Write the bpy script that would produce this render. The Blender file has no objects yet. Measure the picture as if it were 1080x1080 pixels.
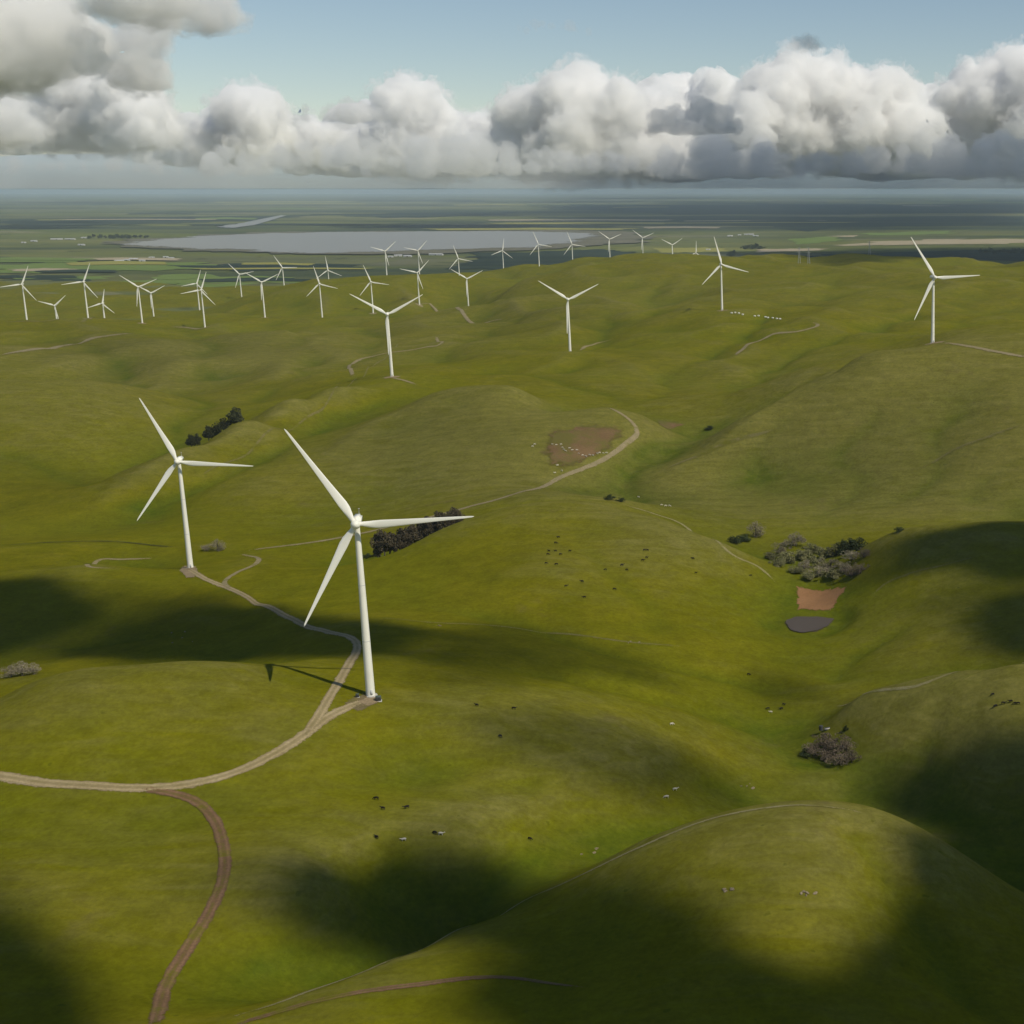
import bpy, bmesh, math, random, time
import numpy as np
from mathutils import Vector, Matrix
T0 = time.time()
sc = bpy.context.scene
col = sc.collection
# ------------------------------------------------------------------ camera
CAM_Z = 340.0
PITCH = math.radians(12.94)
FPX = 1480.0            # focal length in pixels of a 1080 px wide picture
PPX, PPY = 900.0, 540.0
camd = bpy.data.cameras.new('camera')
cam = bpy.data.objects.new('camera', camd); col.objects.link(cam); sc.camera = cam
cam.location = (0, 0, CAM_Z); cam.rotation_euler = (math.pi / 2 - PITCH, 0, 0)
camd.sensor_width = 36; camd.lens = 36 * FPX / 1080; camd.shift_x = (540 - PPX) / 1080
camd.clip_start = 1; camd.clip_end = 400000
# ------------------------------------------------------------------ sky and sun
SUN_EL, SUN_AZ = math.radians(49), math.radians(119)
world = bpy.data.worlds.new('World'); sc.world = world; world.use_nodes = True
wn = world.node_tree
sky = wn.nodes.new('ShaderNodeTexSky'); sky.sky_type = 'NISHITA'; sky.sun_disc = False
sky.sun_elevation = SUN_EL; sky.sun_rotation = SUN_AZ
sky.air_density = 1.0; sky.dust_density = 0.0; sky.ozone_density = 0.7; sky.altitude = 300
wn.links.new(sky.outputs[0], wn.nodes['Background'].inputs[0])
wn.nodes['Background'].inputs[1].default_value = 0.08
SD = Vector((math.sin(SUN_AZ) * math.cos(SUN_EL), math.cos(SUN_AZ) * math.cos(SUN_EL), math.sin(SUN_EL)))
sund = bpy.data.lights.new('sun', 'SUN'); sund.energy = 3.7; sund.angle = math.radians(0.55); sund.color = (1, .93, .78)
sun = bpy.data.objects.new('sun', sund); col.objects.link(sun); sun.rotation_euler = SD.to_track_quat('Z', 'Y').to_euler()
vs = sc.view_settings
vs.view_transform = 'Standard'; vs.look = 'None'; vs.gamma = 1; vs.use_curve_mapping = False; vs.exposure = 0.0
sc.cycles.max_bounces = 22; sc.cycles.volume_bounces = 15; sc.cycles.adaptive_threshold = 0.02; sc.cycles.diffuse_bounces = 3
sc.cycles.transparent_max_bounces = 24

# ------------------------------------------------------------------ helpers
CP, SP = math.cos(PITCH), math.sin(PITCH)
def tan_dep(py):
    v = (py - PPY) / FPX
    return (SP + v * CP) / (CP - v * SP)
def at_Y(px, py, Y):
    """the world point seen at a picture position, at a distance Y ahead"""
    v = (py - PPY) / FPX
    zc = Y / (CP - v * SP)
    return np.array([zc * (px - PPX) / FPX, Y, CAM_Z - zc * (SP + v * CP)])
def at_D(px, py, D):
    return at_Y(px, py, D / tan_dep(py))
def tag(o, label=None, cat=None, group=None, kind=None):
    if label: o['label'] = label
    if cat: o['category'] = cat
    if group: o['group'] = group
    if kind: o['kind'] = kind
    return o
def new_obj(name, me, mat=None, parent=None, loc=None):
    o = bpy.data.objects.new(name, me); col.objects.link(o)
    if mat and me and not me.materials: me.materials.append(mat)
    if parent: o.parent = parent
    if loc is not None: o.location = loc
    return o
def empty(name, loc, rz=0):
    o = bpy.data.objects.new(name, None); col.objects.link(o)
    o.location = loc; o.rotation_euler = (0, 0, rz); o.empty_display_size = 2
    return o
def mesh_np(name, V, F, smooth=True):
    me = bpy.data.meshes.new(name)
    V = np.asarray(V, dtype=np.float32); F = np.asarray(F, dtype=np.int32)
    n, k = F.shape
    me.vertices.add(len(V)); me.vertices.foreach_set('co', V.ravel())
    me.loops.add(n * k); me.loops.foreach_set('vertex_index', F.ravel())
    me.polygons.add(n); me.polygons.foreach_set('loop_start', np.arange(0, n * k, k, dtype=np.int32))
    if smooth: me.polygons.foreach_set('use_smooth', np.ones(n, dtype=bool))
    me.update(); me.validate()
    return me
class NG:
    """small node-graph helper"""
    def __init__(s, name):
        s.m = bpy.data.materials.new(name); s.m.use_nodes = True
        s.t = s.m.node_tree; s.b = s.t.nodes['Principled BSDF']
        s.b.inputs['Roughness'].default_value = .85
        s.b.inputs['Specular IOR Level'].default_value = .2
    def n(s, typ, **kw):
        nd = s.t.nodes.new(typ)
        for k, v in kw.items(): setattr(nd, k, v)
        return nd
    def l(s, a, b): s.t.links.new(a, b)
    def noise(s, vec, scale, detail=4, rough=.55, dist=0.0):
        nd = s.n('ShaderNodeTexNoise'); nd.inputs['Scale'].default_value = scale
        nd.inputs['Detail'].default_value = detail; nd.inputs['Roughness'].default_value = rough
        nd.inputs['Distortion'].default_value = dist
        if vec is not None: s.l(vec, nd.inputs['Vector'])
        return nd.outputs[0]
    def ramp(s, fac, stops):
        nd = s.n('ShaderNodeValToRGB'); el = nd.color_ramp.elements
        while len(el) < len(stops): el.new(.5)
        for e, (p, c) in zip(el, stops):
            e.position = p; e.color = (c, c, c, 1) if isinstance(c, (int, float)) else (*c, 1)
        s.l(fac, nd.inputs[0]); return nd.outputs[0]
    def mix(s, fac, a, b, mode='MIX'):
        nd = s.n('ShaderNodeMix', data_type='RGBA', blend_type=mode)
        for inp, v in ((nd.inputs[0], fac), (nd.inputs[6], a), (nd.inputs[7], b)):
            if isinstance(v, (int, float)): inp.default_value = v
            elif isinstance(v, tuple): inp.default_value = (*v, 1)
            else: s.l(v, inp)
        return nd.outputs[2]
    def math(s, op, a, b=0.0, clamp=False):
        nd = s.n('ShaderNodeMath', operation=op, use_clamp=clamp)
        for inp, v in ((nd.inputs[0], a), (nd.inputs[1], b)):
            if isinstance(v, (int, float)): inp.default_value = v
            else: s.l(v, inp)
        return nd.outputs[0]
    def attr(s, name):
        nd = s.n('ShaderNodeAttribute'); nd.attribute_name = name; return nd.outputs['Fac']
    def pos(s): return s.n('ShaderNodeNewGeometry').outputs['Position']
    def bump(s, h, strength, dist):
        nd = s.n('ShaderNodeBump'); nd.inputs['Strength'].default_value = strength
        nd.inputs['Distance'].default_value = dist; s.l(h, nd.inputs['Height'])
        s.l(nd.outputs[0], s.b.inputs['Normal'])
def simple_mat(name, c1, c2, scale, rough=.85, detail=4, spec=.2, bump=None):
    g = NG(name); f = g.noise(g.n('ShaderNodeTexCoord').outputs['Object'], scale, detail)
    g.l(g.mix(g.ramp(f, [(.3, 0.), (.7, 1.)]), c1, c2), g.b.inputs['Base Color'])
    g.b.inputs['Roughness'].default_value = rough; g.b.inputs['Specular IOR Level'].default_value = spec
    if bump: g.bump(f, *bump)
    return g.m

# value noise in numpy
def vnoise(x, y, seed):
    xi = np.floor(x).astype(np.int64); yi = np.floor(y).astype(np.int64)
    fx, fy = x - xi, y - yi
    fx = fx * fx * fx * (fx * (fx * 6 - 15) + 10); fy = fy * fy * fy * (fy * (fy * 6 - 15) + 10)
    def h(a, b):
        n = (a * 374761393 + b * 668265263 + seed * 974634541) & 0xffffffff
        n = ((n ^ (n >> 13)) * 1274126177) & 0xffffffff
        return ((n ^ (n >> 16)) & 0xffff) / 32767.5 - 1
    a, b, c, d = h(xi, yi), h(xi + 1, yi), h(xi, yi + 1), h(xi + 1, yi + 1)
    return (a * (1 - fx) + b * fx) * (1 - fy) + (c * (1 - fx) + d * fx) * fy
def fbm(x, y, seed, octv=4, gain=.5):
    s = 0; a = 1; 
    for i in range(octv):
        s = s + a * vnoise(x, y, seed + i * 17); x, y = x * 2.03 + 3.1, y * 2.03 + 7.7; a *= gain
    return s
def sstep(a, b, x):
    t = np.clip((x - a) / (b - a), 0, 1); return t * t * (3 - 2 * t)

# ------------------------------------------------------------------ turbines: survey data
# hub pixel, base pixel row, rotor radius in pixels, rotor phase in degrees, kind, base hidden?
TURB = [
 # the near machines
 ('A', 375, 553, 738, 121, 1, 46), ('B', 187, 487, 600, 75, -6, 46), ('C', 408.3, 331.7, 397.7, 42.5, 148.5, 46),
 ('D', 599, 316, 371.7, 36, 26, 46), ('E', 986, 292.7, 361.7, 50, 2, 46), ('F', 761, 279, 327.3, 30, -16, 46),
 ('G', 734, 266.7, None, 12.6, 87, 44),
 ('R', 642.7, 252.3, 273.5, 13.6, 23, 44), ('R', 677.7, 250.7, 270, 13.0, 22, 44), ('R', 709, 258.3, None, 12.7, 32, 44),
 ('R', 603.3, 257.7, 278.5, 14.2, -10, 44), ('R', 567.7, 257.7, 281.7, 14.3, -10, 44), ('R', 530, 264.3, 288.3, 12.9, 81, 44),
 ('M', 483.3, 272.7, 298.3, 15, -12, 44), ('M', 492.3, 294, 327.7, 18.7, 27, 44), ('M', 440, 287.7, 321.7, 18, 46, 44),
 ('M', 440.7, 264.3, 290, 14.3, 47, 44), ('M', 406, 265, 293.3, 15.4, 42, 44), ('M', 391, 297.3, 330.7, 18.8, -10, 44),
 ('L', 22.7, 300, 339, 21.3, 67, 44), ('L', 57.3, 322.3, None, 16, 42, 44), ('L', 87.7, 297.3, 335.7, 21.4, 67, 44),
 ('L', 107.7, 320, None, 15.4, 77, 44), ('L', 145.3, 302.7, 341, 21, 23, 44), ('L', 159, 309, 338.5, 16.3, 28, 44),
 ('L', 207.3, 299, 327.3, 15.4, 70, 44), ('L', 211.7, 306, 345.7, 20.5, 70, 44), ('L', 252.3, 289.3, 316.7, 15, 11, 44),
 ('L', 275.7, 297.7, 335, 19, 26, 44), ('L', 297.7, 282.3, 309, 15, 1, 44), ('L', 336.7, 299.3, 335, 19, -16, 44),
 ('L', 345.7, 285, 311, 15, -24, 44)]
turb = []
for kind, hx, hy, by, rp, ph, R in TURB:
    zc = R * FPX / rp
    if kind in 'MLR' and by is not None: zc = .5 * zc + .5 * 80 * FPX / (by - hy)
    if by is not None:
        vb = (by - PPY) / FPX
        zc = min(zc, 322 / tan_dep(by) / (CP - (hy - PPY) / FPX * SP))
    v = (hy - PPY) / FPX
    Y = zc * (CP - v * SP); hub = at_Y(hx, hy, Y)
    Rm = rp * zc / FPX
    if kind == 'L' and by is None:
        zc = 3120.0; Y = zc * (CP - v * SP); hub = at_Y(hx, hy, Y); Rm = rp * zc / FPX
    if by is None: H = 80.0
    else: H = hub[2] - (CAM_Z - Y * tan_dep(by))
    turb.append(dict(kind=kind, hub=hub, H=H, R=Rm, ph=ph, px=hx))

# ------------------------------------------------------------------ terrain: survey points (picture x, y, metres below camera)
S = [
 (0,1080,214),(150,1080,212),(300,1110,209),(450,1090,208),(0,950,212),(200,950,214),(350,950,217),
 (0,850,211),(200,850,213),(350,850,214),(480,900,223),(450,820,220),(330,790,208),(290,770,203),
 (100,760,197),(200,725,194),(190,698,192),(100,704,193),(40,717,196),(0,736,201),(250,703,194.5),(300,711,200),(320,697,207),
 (360,720,204),(375,690,213),(340,665,222),(270,640,231),(215,610,238),(190,688,237),(100,688,240),(0,702,246),(30,722,236),
 (270,690,232),(150,650,243),(50,650,245),(0,620,241),(100,620,240),(100,595,240),(0,600,243),(260,590,242),(300,600,238),(350,625,232),(400,640,228),
 (225,577,250),(100,575,250),(0,575,250),(150,540,262),(0,540,262),(300,560,256),(350,572,250),(60,500,255),
 (60,450,236),(0,430,224),(0,400,211),(70,400,211),(120,425,226),
 (150,400,255),(120,388,252),(230,410,250),(100,370,236),(0,365,230),(200,370,234),(300,360,232),(150,352,255),(60,352,255),(0,352,252),
 (250,350,255),(280,385,243),
 (480,380,222),(500,350,227),(540,340,235),(450,360,226),(400,350,236),(350,380,230),(330,350,242),(440,340,238),
 (600,600,221),(500,620,225),(650,650,232),(450,650,225),(750,650,241),(800,700,247),(600,700,226),(500,700,217),
 (450,720,209),(700,720,236),(550,560,216.5),(640,560,217),(700,600,228),
 (500,760,211),(600,780,219),(700,800,231),(550,850,223),(650,850,232),(750,830,244),(560,920,232),(600,905,235),
 (850,820,251),(875,795,252),(800,790,247),(950,770,236),(1050,780,228),(1050,850,247),(970,830,251),
 (1060,650,226),(950,660,238),(900,700,246),(1000,620,226),(1070,600,217),
 (850,658,252),(865,628,250),(860,595,251),(800,570,251),(850,740,250),(830,700,250),
 (700,530,248),(760,545,249),(600,515,241),(660,500,241),(590,505,236),(700,480,236),(720,450,229),
 (520,390,216),(700,395,215),(650,370,213),(700,350,213),(650,330,216),(740,400,217),(640,400,212),
 (870,550,249),(800,500,241),(820,350,202),(800,400,216),(900,362,198),(880,330,192),(1000,330,197),(1080,350,197),
 (930,300,196),(1050,310,197),(820,300,192),(600,300,217),(540,300,230),(560,312,226),(700,300,206),(600,340,216),(740,345,203),(760,380,210),
 # near ridge, in front
 (620,1080,206),(760,1080,203),(900,1080,204),(1050,1080,212),(540,1010,214),(640,980,212),(760,960,203),(850,930,200),(950,950,208),(1050,1000,217),
]
SY = [  # picture x, y, distance ahead
 (540,955,424),(470,985,397),(400,1015,368),(320,1045,346),(240,1072,331),(680,885,436),(760,857,438),(840,844,439),(920,852,438),(1000,890,436),(1060,930,434),(620,915,439),
 (1080,700,612),(980,718,624),(900,742,630),(870,757,640),(980,697,695),(1080,676,695),
 (1080,550,862),(1000,553,872),(940,562,890),(890,587,912),(1000,543,1050),(1080,538,1060),(900,568,992),
 (400,588,885),(450,566,925),(490,551,950),(560,531,962),(630,530,962),(700,548,930),(760,572,900),(820,617,862),
 (430,560,1000),(500,540,1035),(570,522,1060),(640,522,1075),
 (610,475,1212),(600,440,1290),(540,408,1385),(640,430,1340),(670,455,1275),(480,430,1345),(450,480,1220),(400,520,1150),
 (380,462,1300),(330,488,1222),(270,512,1165),(310,450,1378),(350,436,1440),(260,474,1272),(405,424,1500),(480,409,1420),(700,430,1450),
 (310,418,1435),(250,447,1325),(190,475,1245),(120,510,1175),(350,408,1510),
 (900,385,1372),(840,415,1332),(780,445,1272),(720,490,1203),(1080,378,1310),(1000,430,1240),(900,450,1228),(950,500,1140),
 (1080,480,1130),(1070,420,1230),(940,372,1368),(840,400,1440),(900,376,1500),(985,355,1480),
 (900,278,3700),(1000,285,3450),(1080,289,3350),(820,283,3500),(660,268.5,4750),(745,277,4300),
 (560,290,4650),(427,291,3900),(470,300,3900),
]
P = [at_D(*s) for s in S] + [at_Y(*s) for s in SY]
for t in turb:
    if not (t['kind'] == 'L' and t['H'] == 80.0): P.append(np.array([t['hub'][0], t['hub'][1], t['hub'][2] - t['H']]))
for x, y, D in [(225,1420,247),]: P.append(np.array([at_Y(x, 455, y)[0], y, CAM_Z - D]))
# survey beyond the frame: the same rolling country goes on
for X, Y, z in [(300,300,125),(320,600,110),(420,900,128),(450,1200,140),(520,1600,150),(650,2200,140),(800,3000,140),(950,3800,110),
                (-350,250,128),(-500,420,120),(-700,700,105),(-900,1000,88),(-1150,1500,110),(-1500,2200,95),(-2050,2700,75),(-2500,3100,60),
                (0,100,130),(200,-100,120),(-200,-100,125),(0,-400,120),(500,-300,115),(-500,-300,120),(700,300,120),(800,900,110),(1100,1800,130),
                (-1000,300,110),(-1500,900,95),(-2200,1600,80),(-3000,2400,40),(1500,3000,100),(1400,600,100),(-1600,0,100),(-3200,3300,25),
                (-2500,4600,12),(-1500,4900,15),(-3000,5200,8),(-600,5600,40),(200,5200,60),(900,4900,40),(-2000,5600,5),(1500,4300,60)]:
    P.append(np.array([X, Y, z], dtype=float))
# behind each crest the ground falls away faster than the eye can follow
for px, py, Y, dy, ex in [(190,698,557,45,8),(100,704,553,45,9),(235,701,556,50,6),(40,717,535,50,10),(0,736,535,50,10),
    (560,531,962,50,6),(630,530,962,50,6),(700,548,930,45,6),(760,572,900,40,5),(490,551,950,40,7),(450,566,925,40,7),(400,588,885,40,6),
    (470,985,397,26,2),(400,1015,368,24,2),(320,1045,346,20,2),(680,885,436,38,7),(760,857,438,42,8),(840,844,439,42,8),(920,852,438,42,7),(1000,890,436,40,6),(1060,930,434,36,5),
    (1080,700,612,42,6),(980,718,624,34,5),(1080,550,862,48,7),(1000,553,872,48,7),(940,562,890,42,5),
    (540,408,1385,70,8),(480,409,1420,60,7),(600,440,1330,50,3),(900,385,1372,70,8),(840,415,1332,60,7),(780,445,1272,50,5),(940,372,1368,70,8),
    (350,408,1510,50,5),(310,418,1435,50,9),(250,447,1325,50,9),(190,475,1245,45,7),(160,589,900,32,7),(120,589,900,32,7),(185,592,893,28,4),(70,400,1590,70,8),(0,400,1595,70,8)]:
    P.append(np.array([at_Y(px, py, Y + dy)[0], Y + dy, CAM_Z - tan_dep(py) * (Y + dy) - ex]))
P = np.array(P)
def relief(x, y):
    f = sstep(1150, 2200, y)
    w1 = fbm(x / 260 + .25 * fbm(x / 300, y / 300, 41, 2), y / 330, 31, 3, .45)
    gul = 1 - np.abs(fbm((x + .35 * y) / 210, (y - .2 * x) / 300, 57, 2, .4))
    return (fbm(x / 170, y / 170, 5, 3) * 1.6 + fbm(x / 55, y / 55, 9, 3) * .45) * (1 - .4 * f) + w1 * (2.0 + 13 * f) + (gul - .7) * (3.0 + 11 * f)
P[:, 2] -= relief(P[:, 0], P[:, 1])
# thin-plate spline through the survey points
K = P[:, :2] / 1000.0
def tpsk(r2): return .5 * r2 * np.log(r2 + 1e-12)
n = len(K)
d2 = ((K[:, None] - K[None]) ** 2).sum(-1)
A = np.zeros((n + 3, n + 3)); A[:n, :n] = tpsk(d2) + np.eye(n) * 1.5e-6 * np.maximum(.15, K[:, 1]) ** 1.5
A[:n, n] = 1; A[:n, n + 1:] = K; A[n, :n] = 1; A[n + 1:, :n] = K.T
Wt = np.linalg.solve(A, np.concatenate([P[:, 2], np.zeros(3)]))
def tps(x, y):
    q = np.stack([x, y], -1).reshape(-1, 2) / 1000.0
    out = np.empty(len(q))
    for i in range(0, len(q), 20000):
        c = q[i:i + 20000]
        r2 = (c[:, 0, None] - K[None, :, 0]) ** 2 + (c[:, 1, None] - K[None, :, 1]) ** 2
        out[i:i + 20000] = tpsk(r2) @ Wt[:n] + Wt[n] + c @ Wt[n + 1:]
    return out.reshape(x.shape)
def axis(parts):
    v = [parts[0][0]]
    for a, b, s0, s1 in parts:
        x = a
        while x < b - 1e-6:
            s = s0 + (s1 - s0) * (x - a) / (b - a); x = min(b, x + s); v.append(x)
    return np.array(v)
ys = axis([(-1200, 150, 60, 6), (150, 1300, 3.2, 4.5), (1300, 2600, 5, 12), (2600, 6500, 14, 40), (6500, 30000, 200, 1500), (30000, 120000, 3000, 15000)])
xr = axis([(0, 160, 3.4, 3.4), (160, 700, 5, 20), (700, 2500, 25, 120), (2500, 90000, 300, 12000)])
xl = axis([(0, 620, 3.4, 3.4), (620, 2600, 4, 20), (2600, 4500, 25, 160), (4500, 90000, 300, 12000)])
xs = np.concatenate([-xl[:0:-1], xr])
GX, GY = np.meshgrid(xs, ys)
near = (GY < 6600) & (GX > -4600) & (GX < 2600)
Z = np.zeros_like(GX)
Z[near] = tps(GX[near], GY[near])
wgt = (1 - sstep(5000, 6300, GY)) * (1 - sstep(1100, 2400, GX - GY * .1)) * (1 - sstep(2600, 4400, -GX)) * sstep(-1200, -500, GY)
Z = np.where(near, np.maximum(Z + relief(GX, GY), 3 + .5 * vnoise(GX / 90, GY / 90, 3)), 0) * wgt
Z = np.where(wgt > 0, Z, 0)
NX, NY = len(xs), len(ys)
def ground_z(x, y):
    x = np.asarray(x, float); y = np.asarray(y, float)
    i = np.clip(np.searchsorted(xs, x) - 1, 0, NX - 2); j = np.clip(np.searchsorted(ys, y) - 1, 0, NY - 2)
    fx = (x - xs[i]) / (xs[i + 1] - xs[i]); fy = (y - ys[j]) / (ys[j + 1] - ys[j])
    return (Z[j, i] * (1 - fx) + Z[j, i + 1] * fx) * (1 - fy) + (Z[j + 1, i] * (1 - fx) + Z[j + 1, i + 1] * fx) * fy
def hit(px, py):
    """where the line of sight of a picture position first meets the ground"""
    Ys = np.geomspace(150, 60000, 3000)
    v = (py - PPY) / FPX
    zc = Ys / (CP - v * SP); X = zc * (px - PPX) / FPX; z = CAM_Z - zc * (SP + v * CP)
    below = z <= ground_z(X, Ys)
    if not below.any(): k = len(Ys) - 1
    else: k = int(np.argmax(below))
    a, b = Ys[max(k - 1, 0)], Ys[k]
    for _ in range(20):
        m = .5 * (a + b); p = at_Y(px, py, m)
        if p[2] <= ground_z(p[0], m): b = m
        else: a = m
    p = at_Y(px, py, b); p[2] = ground_z(p[0], p[1]); return p

# drainage lines and spurs: (line, metres, half-width)
LINES = [([(405,424),(350,436),(300,460),(240,490),(180,520),(120,535)],-9,30),([(660,420),(610,402),(560,394),(520,390),(470,398)],-8,35),
 ([(765,438),(725,455),(692,475),(662,505),(645,524)],-9,28),([(925,430),(895,470),(900,510),(872,550)],-4.5,26),([(1030,415),(985,455),(975,500),(930,540)],-4,24),([(1085,465),(1040,500),(1020,540)],-3,22),([(835,440),(790,480),(800,515)],-2.5,20),
 ([(910,865),(960,925),(1010,1000),(1040,1080)],-4,10),([(80,388),(150,402),(215,425),(190,450),(140,485),(80,515)],-9,35),([(0,470),(60,490),(120,520)],-7,30),
 ([(830,312),(800,340),(760,362),(715,388),(690,405),(670,425)],-12,50),([(1000,318),(945,335),(895,350),(850,362),(800,392),(765,430)],-11,45),([(290,332),(330,365),(300,395),(255,425)],-11,45),
 ([(560,318),(520,345),(480,365),(440,385)],-12,50),([(650,318),(640,345),(625,372),(600,392)],-11,45),([(60,352),(120,372),(150,395)],-11,50),([(200,345),(220,375),(225,400)],-10,45),([(380,335),(400,355),(360,378),(330,390)],-10,45),
 ([(1070,320),(1010,338),(960,352)],-10,50),([(700,290),(690,310),(710,330)],-12,70),([(500,300),(520,315),(490,340)],-12,70),([(880,290),(870,310),(840,330)],-12,70),
 ([(500,690),(600,715),(700,740),(790,770),(850,800)],-4,18),([(560,820),(590,860)],-2,16),([(450,640),(560,655),(680,690),(780,715),(840,735)],-4,16),([(960,650),(920,680),(870,720)],-4,14),
 ([(1000,800),(950,820),(900,822)],-4,14),([(330,610),(250,650),(150,665),(60,680)],-4,16),([(480,905),(400,930),(330,960),(270,1010)],-4,14),([(620,570),(660,620),(720,670)],-3,16),
 ([(985,365),(920,378),(870,398),(810,435),(760,462),(715,488)],6,26),([(640,428),(690,450),(720,470)],4,22),([(310,420),(250,449),(190,477),(120,510)],5,22),([(330,486),(400,445),(470,415)],5,25),
 ([(880,748),(960,724),(1040,708)],2.5,10),([(940,600),(1010,583),(1080,570)],3,14),([(800,352),(850,338),(900,325)],8,60),([(520,398),(600,375),(660,352)],6,50),([(650,335),(700,322),(760,330)],9,55)]
dZ = np.zeros_like(Z)
for ln, dep, wd in LINES:
    q = np.array([hit(x, y)[:2] for x, y in ln])
    lo, hi = q.min(0) - 6 * wd, q.max(0) + 6 * wd
    jj = np.where((ys > lo[1]) & (ys < hi[1]))[0]; ii = np.where((xs > lo[0]) & (xs < hi[0]))[0]
    if len(jj) == 0 or len(ii) == 0: continue
    sl = np.s_[jj[0]:jj[-1] + 1, ii[0]:ii[-1] + 1]; X_, Y_ = GX[sl], GY[sl]
    X_ = X_ + 14 * vnoise(X_ / 60, Y_ / 60, 3); Y_ = Y_ + 14 * vnoise(X_ / 60, Y_ / 60, 8)
    best = np.full(X_.shape, 1e9); amp = np.zeros(X_.shape); tot = len(q) - 1
    for k in range(tot):
        a_, b_ = q[k], q[k + 1]; ab = b_ - a_; L2 = ab @ ab + 1e-9
        t_ = np.clip(((X_ - a_[0]) * ab[0] + (Y_ - a_[1]) * ab[1]) / L2, 0, 1)
        d_ = np.hypot(X_ - a_[0] - t_ * ab[0], Y_ - a_[1] - t_ * ab[1])
        s_ = (k + t_) / tot; am = np.minimum(1, np.minimum(s_, 1 - s_) * 5 + .15)
        amp = np.where(d_ < best, am, amp); best = np.minimum(best, d_)
    dZ[sl] += dep * amp * np.exp(-(np.sqrt(best ** 2 + (.12 * wd) ** 2) - .12 * wd) / wd)
for t in turb:   # leave the ground under the towers alone
    d_ = np.hypot(GX - t['hub'][0], GY - t['hub'][1]); dZ *= sstep(10, 45 + .02 * t['hub'][1], d_)
Z = np.maximum(Z + dZ * wgt, np.minimum(Z, 2))
# the pond lies level
pc = hit(851, 659)
PZ = pc[2] + .4
dd = np.hypot((GX - pc[0]) / 1.0, (GY - pc[1]) / 1.15)
Z = Z + (PZ - .45 - Z) * (1 - sstep(17, 34, dd))
# curvature and soil dryness
def smooth_lap(r):
    return (ground_z(GX + r, GY) + ground_z(GX - r, GY) + ground_z(GX, GY + r) + ground_z(GX, GY - r)) / 4 - Z
near2 = wgt > 0
lap = smooth_lap(16.0) / 16.0 ; lap2 = smooth_lap(60.0) / 60.0
dry = np.clip(-lap * 8, 0, 1) * .45 + np.clip(-lap2 * 2.0, 0, .25)
lush = np.clip(lap * 8, 0, 1) * .45 + np.clip(lap2 * 3.5, 0, .7)
DRY = [(600,470,170,.75),(500,460,150,.5),(900,440,190,.9),(1000,410,160,.9),(800,480,120,.6),(1060,480,130,.7),(720,560,90,.35),(150,370,450,.65),(60,420,200,.5),
       (1000,760,90,.8),(900,880,70,.25),(1000,640,80,.4),(800,400,250,.45),(300,380,260,.35),(420,450,170,.4),(100,900,80,.35),(560,800,70,.35),(660,580,60,.2),(700,290,900,.2),(480,330,500,.25),(950,310,600,.2)]
for px, py, r, s in DRY:
    p = hit(px, py); d = np.hypot(GX - p[0], GY - p[1]); dry = dry + s * np.exp(-(d / r) ** 2)
rows = np.arange(NY * NX).reshape(NY, NX)
F = np.stack([rows[:-1, :-1], rows[:-1, 1:], rows[1:, 1:], rows[1:, :-1]], -1).reshape(-1, 4)
gme = mesh_np('ground', np.stack([GX, GY, Z], -1).reshape(-1, 3), F)
for nm, arr in (('dry', np.clip(dry, 0, 1.2)), ('lush', np.clip(lush, 0, 1)), ('hill', np.where(GY > 2700, sstep(7, 20, Z), 1) * wgt)):
    a = gme.attributes.new(nm, 'FLOAT', 'POINT'); a.data.foreach_set('value', arr.astype(np.float32).ravel())

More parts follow.
